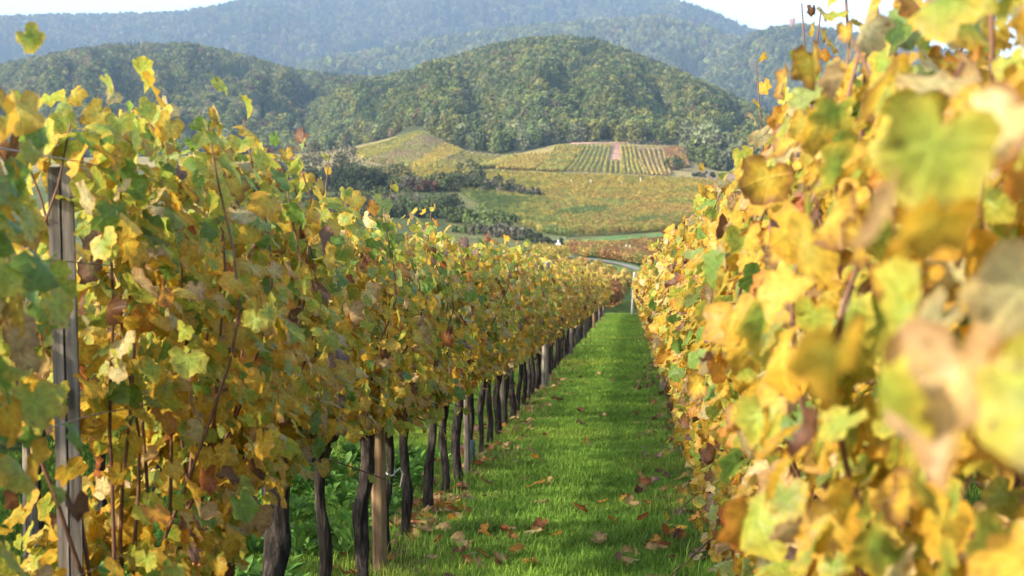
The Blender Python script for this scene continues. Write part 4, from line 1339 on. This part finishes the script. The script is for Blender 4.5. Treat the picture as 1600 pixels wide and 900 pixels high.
# ---- right row
RIGHT_NEAR = [
    (0.05, 'right row grape vine beside the camera, outside the picture', []),
    (1.0, 'grape vine with huge blurred leaves at the right picture edge, closest to the camera', [[[-0.02, 0.1, 1.3], [-0.06, 0.2, 1.8], [-0.1, 0.3, 2.2]]]),
    (2.0, 'blurred golden grape vine at the right edge, second closest to the camera', [[[-0.05, 0.2, 1.3], [-0.06, 0.25, 1.8], [-0.08, 0.3, 2.25]]]),
    (3.0, 'right row grape vine with a bright green leaf, third from the camera', [[[-0.05, 0.3, 1.5], [-0.05, 0.32, 1.9], [-0.08, 0.42, 2.28]]]),
    (4.0, 'right row grape vine fourth from the camera, slightly blurred yellow and cream leaves', [[[0, 0.2, 1.6], [0, 0.2, 2.0], [-0.02, 0.22, 2.3]]]),
    (5.0, 'right row grape vine fifth from the camera, bare reddish shoots above its leaves', [[[0, 0.0, 1.6], [0, 0.05, 2.0], [0.03, 0.1, 2.22]], [[0, 0.3, 1.6], [0.02, 0.35, 2.0], [0.0, 0.36, 2.26]]]),
    (6.4, 'right row grape vine whose dark trunk shows at the bottom edge of the picture', [[[0, 0.1, 1.6], [-0.03, 0.12, 2.0], [-0.05, 0.16, 2.25]], [[-0.05, 0, 0.6], [-0.22, -0.1, 0.55], [-0.38, -0.2, 0.42]]]),
    (7.5, 'right row grape vine with a low cane reaching over the grass near the bottom edge', [[[-0.05, 0, 0.7], [-0.2, -0.15, 0.62], [-0.36, -0.3, 0.50]]]),
    (8.6, 'right row grape vine left of the dark trunk, hanging yellow leaves', []),
    (9.6, 'right row grape vine with small lime leaves low over the fallen leaves', [[[-0.05, 0.1, 0.75], [-0.18, 0.05, 0.66], [-0.30, 0.0, 0.60]]]),
    (10.6, 'right row grape vine in sharp focus before the visible lower trunk', []),
    (11.6, 'right row grape vine with its lower trunk visible above the right litter of leaves', [[[-0.05, 0.0, 0.5], [-0.15, -0.1, 0.44], [-0.28, -0.2, 0.40]]]),
    (12.6, 'right row grape vine first beyond the visible lower trunk', []),
    (13.6, 'right row grape vine second beyond the visible lower trunk', []),
]
for k, (y, lab, ex) in enumerate(RIGHT_NEAR):
    rs = np.random.default_rng(3000 + k)
    vis = k > 0
    make_vine(1, y, 0 if vis else 1, lab, GR_, rs, 0.74, (rs.normal() * 0.02, rs.normal() * 0.06), rs.uniform(0.85, 1.15), top=(1.90 if y < 7 else 1.86) + rs.uniform(-0.06, 0.06),
              low=0.5 if y < 9 else 0.62, n_leaf=(1450 if y > 2.5 else 1200) if vis else 350, n_obj=300 if vis else 0, extra=ex, lod=0 if vis else 1, half=0.20)
ysr = [14.6]
while ysr[-1] < 84.0: ysr.append(ysr[-1] + rng.uniform(0.9, 1.1))
def seg_label_right(k, y):
    if y < 16.2: return 'right row grape vine just before the thin bare cane curving over the grass'
    if 17 < y < 18.2: return 'right row grape vine with a thin bare cane curving down over the grass'
    if y < 30: return 'grape vine of the right row beyond the thin bare curving cane'
    if y < 55: return 'small looking yellow grape vine well down the right row'
    return 'tiny looking grape vine near the far end of the right row'
row_of_vines(1, ysr, seg_label_right, GR_, 1180, 4000)
def pending_cane():
    y = 17.6
    c = np.array([[0.42, y, 0.66], [0.30, y - 0.05, 0.72], [0.18, y - 0.1, 0.66], [0.11, y - 0.12, 0.50], [0.10, y - 0.12, 0.47]]) + [0, 0, gz(y)]
    root = min((o for o in bpy.data.objects if o.name.startswith('grape_vine') and abs(o.location.x - ROW_R) < 0.01), key=lambda o: abs(o.location.y - y))
    c = c - np.array(root.location)
    g = Geo().tube(c, np.linspace(0.005, 0.003, 5), 5)
    g.tube(c[-1] + np.array([[0, 0, 0.02], [-0.01, 0, -0.01], [-0.02, 0, -0.04]]), [0.008, 0.018, 0.006], 6, 0.5)
    obj('cane', g.mesh('cane', M_CANE), root)
pending_cane()

# ---- one more row on either side, seen only through gaps
def side_row(X, y0, y1, label, group, seed, n=7):
    protos_s = []
    y = y0; k = 0
    rs = np.random.default_rng(seed)
    while y < y1:
        if len(protos_s) < n:
            v, _ = make_vine(X, y, 1, label, group, rs, 0.75, (0, rs.normal() * 0.06), 1.0, top=1.72, n_leaf=200, n_obj=0, lod=1, size=0.125)
            protos_s.append(v)
        else:
            copy_vine(protos_s[int(rs.integers(0, n))], X, y, label, group, rs.random() < 0.5, rs.uniform(0.95, 1.03))
        y += rs.uniform(1.0, 1.2); k += 1
side_row(-3.0, 1.0, 40, 'grape vine of the row behind the left one, glimpsed through its gaps', 'grape vines of the row behind the left one', 61)
side_row(2.25, 2.5, 18, 'grape vine of the row behind the right one, glimpsed through its gaps', 'grape vines of the row behind the right one', 62)

# ---- the rows farther out to both sides, too many and too hidden to pick apart
near_far_rows('vine_rows', [-4.75, -6.5, -8.25, -10, -11.75, -13.5, -15.25, -17], 4, lambda x: 88, [YEL, LIME, GOLD, YEL], 'leafy vine rows hidden behind the left row', 33, 0.0, 0.5)
near_far_rows('vine_rows', [4.0, 5.75, 7.5, 9.25, 11, 12.75, 14.5, 16.25, 18], 6, lambda x: 88, [YEL, GOLD, LIME, YEL], 'leafy vine rows hidden behind the right row', 34, 0.0, 0.5)
near_far_rows('vine_rows', [2.25], 18.5, lambda x: 88, [YEL, GOLD, LIME, YEL], 'far part of the vine row hidden behind the right row', 35, 0.0, 0.4)
# ---- blue twine, string and sleeves are parts of their vines
def ring_on(root_head, h, r, mat, name, tail=True, thickness=0.004):
    root = root_head[0]
    a = np.linspace(0, 2 * math.pi, 14)
    P = np.stack([np.cos(a) * r, np.sin(a) * r, h + 0.012 * np.sin(a * 2)], 1)
    g = Geo().tube(P, np.full(14, thickness), 5)
    obj(name, g.mesh(name, mat), root)
    if tail:
        q = np.array([[r, 0, h], [r + 0.02, 0.05, h + 0.015], [r + 0.03, 0.10, h - 0.02], [r + 0.01, 0.14, h - 0.10]])
        obj(name, Geo().tube(q, np.full(4, thickness), 5).mesh(name, mat), root)
ring_on(vine_roots[4.38], 0.40, 0.052, M_BLUE, 'twine')
ring_on(vine_roots[9.15], 0.47, 0.036, M_WHITE, 'string')
def sleeve(root, h0, h1, r):
    g = Geo().tube(np.array([[0, 0, h0], [0, 0, (h0 + h1) / 2], [0, 0, h1]]), [r, r * 1.05, r], 12, 0.08)
    obj('sleeve', g.mesh('sleeve', M_TEAL), root)
def stake_mesh(h, r, pointed=0.0, seed=0, square=False):
    if square:
        prof = np.array([(-1, -1), (-0.12, -1), (-0.02, -0.45), (0.10, -1), (1, -0.95), (1, 0.9), (0.15, 1), (0.02, 0.5), (-0.1, 1), (-0.95, 1)]) * r
        zs = np.linspace(-0.3, h, 16)
        V = []
        for i, z in enumerate(zs):
            k = 1 + 0.05 * n1(z * 2, seed)
            off = np.array([0.006 * math.sin(z * 2.2), 0.004 * math.cos(z * 3)])
            V += [[*(p * k + off), z + (0.02 * (p[0] > 0) if i == 15 else 0)] for p in prof]
        m = len(prof); F = []
        for i in range(15):
            for j in range(m):
                F.append([i * m + j, i * m + (j + 1) % m, (i + 1) * m + (j + 1) % m, (i + 1) * m + j])
        V = np.array(V); c = len(V)
        V = np.vstack([V, [[0, 0, h]]])
        T = [[15 * m + j, 15 * m + (j + 1) % m, c] for j in range(m)]
        return V, [np.array(F), np.array(T)]
    z = np.concatenate([np.linspace(-0.3, h - 0.16, 14), [h - 0.08, h]])
    P = np.stack([0.008 * np.sin(z * 2 + seed), 0.008 * np.cos(z * 2.5 + seed), z], 1)
    r_ = np.full(len(z), r)
    if pointed: r_ = r * np.where(z > h - pointed, 1 - 0.55 * np.clip((z - h + pointed) / pointed, 0, 1), 1)
    V, Q, T = tube(P, r_, 12, 0.06, seed)
    return V, [Q, T]
def post(X, y, h, r, mat, label, seed, square=False, tilt=0.0, pointed=0.0, rz=0.0, group='wooden posts of the trellis'):
    V, F = stake_mesh(h, r, pointed, seed, square)
    o = obj('trellis_post', mesh_np('trellis_post', V, F, mat, not square), None, (X, y, gz(y) if y < 88 else float(H(X, y))))
    o.rotation_euler = (0, tilt, rz)
    tag(o, label, 'post', group)
    return o
post(-1.32, 4.10, 1.72, 0.028, M_OLDPOST, 'weathered grey split post at the left, standing among the near leaves', 1, True, 0.0, rz=0.25)
post(-1.25 - 0.0, 8.80, 1.25, 0.037, M_POST, 'pale brown round stake with a notched top at the bottom of the left row', 2, False, 0, 0.5)
post(-1.22, 13.35, 1.7, 0.024, M_FARPOST, 'thin grey stake in the left row beside the teal sleeve', 3)
post(-1.27, 17.9, 1.7, 0.028, M_FARPOST, 'grey stake in the left row between the teal sleeve and the pale post', 4)
post(-1.17, 24.8, 1.75, 0.05, M_OLDPOST, 'pale post standing proud of the left row at middle distance', 5)
for k, y in enumerate([36, 47, 58, 69, 80]):
    post(-1.18, y, 1.75, 0.04, M_POST if y == 58 else M_FARPOST, 'small looking post far down the left row' if y < 55 else 'tiny looking post near the far end of the left row', 6 + k, group='far posts of the left row')
post(-1.25, 85.7, 1.8, 0.05, M_OLDPOST, 'end post of the left row', 40)
post(0.10, 85.2, 2.05, 0.06, M_ENDPOST, 'pale grey end post leaning at the far end of the grass aisle', 41, False, 0.05)
post(-3.0, 8.75, 1.7, 0.04, M_OLDPOST, 'grey post of the row behind, low at the left picture edge', 42)
for k, y in enumerate([2.6, 8.1, 13.2, 19]):
    post(0.62, y, 1.8, 0.028, M_OLDPOST, ['right row post nearest the camera, hidden among blurred leaves', 'right row post hidden behind leaves near the bottom edge', 'right row post beyond the visible lower trunk', 'right row post beyond the curving bare cane'][k], 50 + k, group='posts of the right row')
for k, y in enumerate([24.5, 30, 36, 42, 48, 54, 60, 66, 72, 78]):
    post(0.46, y, 1.8, 0.04, M_OLDPOST, 'small looking post far down the right row', 60 + k, group='far posts of the right row')
near_vine = lambda X, y: min((o for o in bpy.data.objects if o.name.startswith('grape_vine') and abs(o.location.x - X) < 0.01), key=lambda o: abs(o.location.y - y))
sleeve(vine_roots[13.9][0], 0.0, 0.22, 0.040)
sleeve(near_vine(ROW_L, 43), 0.0, 0.55, 0.05)

# ---- trellis wires
posts_l = [-1.5, 3.97, 8.8, 13.35, 17.9, 24.8, 30.5, 36, 41.5, 47, 52.5, 58, 63.5, 69, 74.5, 80, 85.7]
for row, ps in ((ROW_L, posts_l), (ROW_R, [-2, 2.6, 8.1, 13.2, 19, 24.5, 30, 36, 42, 48, 54, 60, 66, 72, 78, 85.2])):
    for k, (h, off) in enumerate(((0.78, 0.0), (1.15, 0.035), (1.5, -0.035), (1.72, 0.03))):
        P = []
        for a, b in zip(ps[:-1], ps[1:]):
            for t in np.linspace(0, 1, 5)[:-1]:
                y = a + (b - a) * t
                P.append([row + off, y, gz(y) + h - 0.03 * 4 * t * (1 - t)])
        o = obj('trellis_wire', Geo().tube(np.array(P), np.full(len(P), 0.0016), 4).mesh('trellis_wire', M_WIRE))
        tag(o, '%s trellis wire running along the %s vine row' % (['lowest', 'second lowest', 'second highest', 'topmost'][k], 'left' if row < 0 else 'right'), 'wire', 'trellis wires')

# ================================================================== GRASS, WEEDS AND FALLEN LEAVES
def grass_patch(seed, n, r, hmin, hmax, w, base, tipc):
    rs = np.random.default_rng(seed)
    a = rs.uniform(0, 6.28, n); q = r * np.sqrt(rs.random(n))
    B = np.stack([np.cos(a) * q, np.sin(a) * q, np.full(n, -0.01)], 1)
    h = rs.uniform(hmin, hmax, n)
    d = rs.uniform(0, 6.28, n)
    D = np.stack([np.cos(d), np.sin(d), np.zeros(n)], 1); L = np.stack([-np.sin(d), np.cos(d), np.zeros(n)], 1)
    bend = rs.uniform(0.1, 0.75, n)[:, None] * h[:, None]
    mid = B + D * bend * 0.35; mid[:, 2] += h * 0.6
    tip = B + D * bend; tip[:, 2] += h * rs.uniform(0.8, 1.0, n)
    V = np.stack([B - L * w, B + L * w, mid + L * w * 0.8, mid - L * w * 0.8, tip], 1).reshape(-1, 3)
    k = np.arange(n)[:, None] * 5
    Q = k + np.array([[0, 1, 2, 3]]); T = k + np.array([[3, 2, 4]])
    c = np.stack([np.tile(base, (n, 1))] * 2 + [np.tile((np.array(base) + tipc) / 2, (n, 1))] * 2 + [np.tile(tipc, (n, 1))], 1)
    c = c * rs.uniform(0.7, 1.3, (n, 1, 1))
    me = mesh_np('grass_tuft', V, [Q, T], M_GRASS, True, {'col': ('FLOAT_COLOR', rgba(c.reshape(-1, 3)))})
    return me
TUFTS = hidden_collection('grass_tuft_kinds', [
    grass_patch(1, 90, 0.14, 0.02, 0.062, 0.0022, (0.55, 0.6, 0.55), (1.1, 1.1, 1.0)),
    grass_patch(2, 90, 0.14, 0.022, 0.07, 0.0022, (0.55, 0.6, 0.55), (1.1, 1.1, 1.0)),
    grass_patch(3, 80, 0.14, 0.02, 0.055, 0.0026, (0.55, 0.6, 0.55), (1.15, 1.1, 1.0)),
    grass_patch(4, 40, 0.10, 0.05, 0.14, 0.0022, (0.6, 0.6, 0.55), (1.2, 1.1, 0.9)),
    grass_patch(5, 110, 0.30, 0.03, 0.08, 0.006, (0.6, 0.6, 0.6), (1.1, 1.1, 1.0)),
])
GREEN = np.array([0.190, 0.340, 0.052])
def grass(name, x0, x1, y0, y1, n, label, seed, big=False, xs=None):
    rs = np.random.default_rng(seed)
    y = np.exp(rs.uniform(math.log(y0), math.log(y1), n))       # denser nearby
    x = rs.uniform(x0, x1, n)
    dl = np.minimum(np.abs(x - ROW_L), np.minimum(np.abs(x - ROW_R), np.abs(x + 3.0)))
    strip = np.clip(1 - dl / 0.34, 0, 1)
    bare = rs.random(n) < strip * 0.5
    x, y, strip = x[~bare], y[~bare], strip[~bare]; m = len(x)
    nn = noise2(x, y, 0.5, seed) ; n2 = noise2(x, y, 2.2, seed + 9)
    tint = GREEN * (1 + 0.45 * nn[:, None] + 0.25 * n2[:, None])
    tint[:, 0] *= 1 + 0.5 * np.clip(n2, 0, 1)
    dry = (rs.random(m) < strip * 0.28)[:, None]
    tint = np.where(dry, np.array([0.26, 0.21, 0.10]) * rs.uniform(0.7, 1.2, (m, 1)), tint)
    s = rs.uniform(0.8, 1.3, m) * (1 + 0.1 * strip)
    idx = np.full(m, 4) if big else np.where(rs.random(m) < 0.01 + 0.08 * strip, 3, rs.integers(0, 3, m))
    rot = np.stack([np.full(m, math.atan(-SLOPE)), np.zeros(m), rs.uniform(0, 6.28, m)], 1)
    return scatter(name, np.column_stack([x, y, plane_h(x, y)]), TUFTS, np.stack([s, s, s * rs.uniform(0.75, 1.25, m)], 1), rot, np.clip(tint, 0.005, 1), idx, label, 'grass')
grass('grass', -2.7, 1.1, 6.0, 36, 12500, 'short bright green grass of the aisle between the vine rows', 1)
grass('grass', -2.7, 1.2, 28, 88, 5000, 'short green grass of the far half of the aisle', 2, True)
grass('grass', -5.0, -2.6, 5.0, 40, 1500, 'green grass behind the left vine row', 3, True)
grass('grass', 1.0, 3.0, 3.0, 30, 500, 'green grass behind the right vine row', 4, True)

# taller weeds behind the left row
def weed_mesh(seed):
    rs = np.random.default_rng(seed)
    Vs, Fs, Cs, n = [], [], [], 0
    for k in range(26):
        a = rs.uniform(0, 6.28); el = rs.uniform(0.4, 1.3); L = rs.uniform(0.06, 0.2)
        b = np.array([math.cos(a) * 0.02, math.sin(a) * 0.02, rs.uniform(0, 0.14)])
        d = np.array([math.cos(a) * math.cos(el), math.sin(a) * math.cos(el), math.sin(el)]); s = np.array([-math.sin(a), math.cos(a), 0]) * L * 0.16
        m = b + d * L * 0.55; t = b + d * L + np.array([0, 0, -L * 0.25])
        Vs.append([b, m - s, t, m + s]); Fs.append([n, n + 1, n + 2, n + 3]); n += 4
        c = rs.uniform(0.7, 1.3); Cs += [[c] * 3] * 4
    return mesh_np('weed', np.array(Vs).reshape(-1, 3), np.array(Fs), M_GRASS, True, {'col': ('FLOAT_COLOR', rgba(np.array(Cs)))})
WEEDS = hidden_collection('weed_kinds', [weed_mesh(k) for k in range(4)])
def weeds():
    rs = np.random.default_rng(77)
    n = 420
    x = rs.uniform(-2.75, -1.45, n); y = rs.uniform(5.0, 14, n)
    keep = noise2(x, y, 0.8, 2.0) + rs.normal(size=n) * 0.15 > -0.05
    x, y = x[keep], y[keep]; m = len(x)
    s = rs.uniform(0.45, 1.0, m)
    tint = np.array([0.13, 0.27, 0.05]) * rs.uniform(0.7, 1.3, (m, 1))
    scatter('weeds', np.column_stack([x, y, plane_h(x, y)]), WEEDS, np.stack([s] * 3, 1), np.stack([np.zeros(m), np.zeros(m), rs.uniform(0, 6.28, m)], 1), tint, rs.integers(0, 4, m),
            'leafy green weeds growing behind the left vine trunks', 'weeds')
weeds()

# fallen leaves: those one can pick out are things of their own
FK = {'tan': 'tan', 'brown': 'dark brown', 'rust': 'rust brown', 'orange': 'orange brown', 'cream': 'pale cream', 'yellow': 'yellow', 'mauve': 'dull mauve brown'}
def fallen(spots, where, group, seed, count=1):
    rs = np.random.default_rng(seed)
    for (px, py, sx, sy, n) in spots:
        for _ in range(n):
            qx, qy = px + rs.normal() * sx, py + rs.normal() * sy
            th, el = px_ray(qx, qy)
            # plane: z = -EYE - SLOPE*y
            c, s = math.cos(th), math.sin(th)
            d = -EYE / (el + SLOPE * c)
            if d <= 0: continue
            x, y = s * d, c * d
            if y > 30 or y < 4: continue
            kd = ['tan', 'brown', 'rust', 'orange', 'cream', 'yellow', 'mauve'][rs.choice(7, p=[0.36, 0.08, 0.22, 0.18, 0.07, 0.07, 0.02])]
            tilt = Matrix.Rotation(rs.normal() * 0.45, 3, 'X') @ Matrix.Rotation(rs.normal() * 0.45, 3, 'Y') @ Matrix.Rotation(rs.uniform(0, 6.28), 3, 'Z')
            o = bpy.data.objects.new('fallen_leaf', leaf_mesh(int(rs.integers(0, 6)), KN.index(kd), 0))
            COL.objects.link(o)
            sz = rs.uniform(0.055, 0.10)
            o.matrix_world = Matrix.Translation((x, y, gz(y) + rs.uniform(0.035, 0.06))) @ tilt.to_4x4() @ Matrix.Scale(sz, 4)
            tag(o, '%s fallen leaf %s' % (FK[kd], where), 'fallen leaf', group)
fallen([(690, 800, 26, 12, 34), (640, 835, 20, 12, 26), (690, 768, 20, 10, 8)], 'in the litter at the foot of the left row trunks', 'fallen leaves at the foot of the left row', 1)
fallen([(765, 705, 20, 16, 10), (730, 735, 20, 14, 8), (800, 660, 22, 14, 10), (850, 620, 20, 16, 6)], 'along the left edge of the aisle at middle distance', 'fallen leaves along the left edge', 2)
fallen([(800, 860, 70, 25, 14), (880, 850, 30, 12, 5), (740, 880, 40, 12, 9)], 'on the grass at the bottom middle of the picture', 'fallen leaves on the grass', 3)
fallen([(1000, 795, 40, 25, 10), (1065, 850, 45, 22, 10), (1085, 790, 20, 16, 7), (980, 880, 30, 10, 5), (1030, 760, 26, 14, 5)], 'along the right edge of the aisle under the vines', 'fallen leaves along the right edge', 4)
fallen([(900, 740, 60, 40, 7), (870, 680, 60, 25, 5), (930, 600, 30, 30, 4), (820, 790, 40, 30, 5)], 'lying alone in the middle of the green aisle', 'scattered fallen leaves on the aisle', 5)
def litter():
    rs = np.random.default_rng(5)
    m = 800
    y = rs.uniform(5.5, 34, m); x = np.where(rs.random(m) < 0.5, ROW_L, ROW_R) + rs.normal(size=m) * 0.22
    P = np.column_stack([x, y, plane_h(x, y) + rs.uniform(0.01, 0.05, m)])
    R = leaf_frames(m, np.zeros(m), rs)
    up = rs.normal(size=(m, 3)) * 0.35 + [0, 0, 1]; up /= np.linalg.norm(up, axis=1)[:, None]
    a = np.cross(up, rs.normal(size=(m, 3))); a /= np.linalg.norm(a, axis=1)[:, None]
    R = np.stack([a, np.cross(up, a), up], 2)
    ks = rs.choice([KN.index(k) for k in ('tan', 'brown', 'rust', 'mauve')], m)
    o = leaf_cloud('leaf_litter', P, R, rs.uniform(0.05, 0.10, m), rs.integers(0, 6, m), ks, 1, None, rs)
    tag(o, 'brown leaf litter scattered in the strips beneath both vine rows', 'leaf litter', None, 'stuff')
litter()

# ------------------------------------------------------------------ the air
def haze_box():
    m, ns, ls = newmat('air')
    out = ns.new('ShaderNodeOutputMaterial')
    v = ns.new('ShaderNodeVolumePrincipled')
    v.inputs['Color'].default_value = (0.50, 0.70, 1.0, 1)
    v.inputs['Density'].default_value = 0.000105
    v.inputs['Anisotropy'].default_value = 0.2
    ls.new(v.outputs[0], out.inputs['Volume'])
    R, z0, z1 = 8600, -45.0, 760
    P = np.array([[x, y, z] for z in (z0, z1) for y in (-R, R) for x in (-R, R)], float)
    F = [[0, 2, 3, 1], [4, 5, 7, 6], [0, 1, 5, 4], [2, 6, 7, 3], [0, 4, 6, 2], [1, 3, 7, 5]]
    o = obj('haze', mesh_np('haze', P, np.array(F), m, False))
    tag(o, kind='stuff')
haze_box()
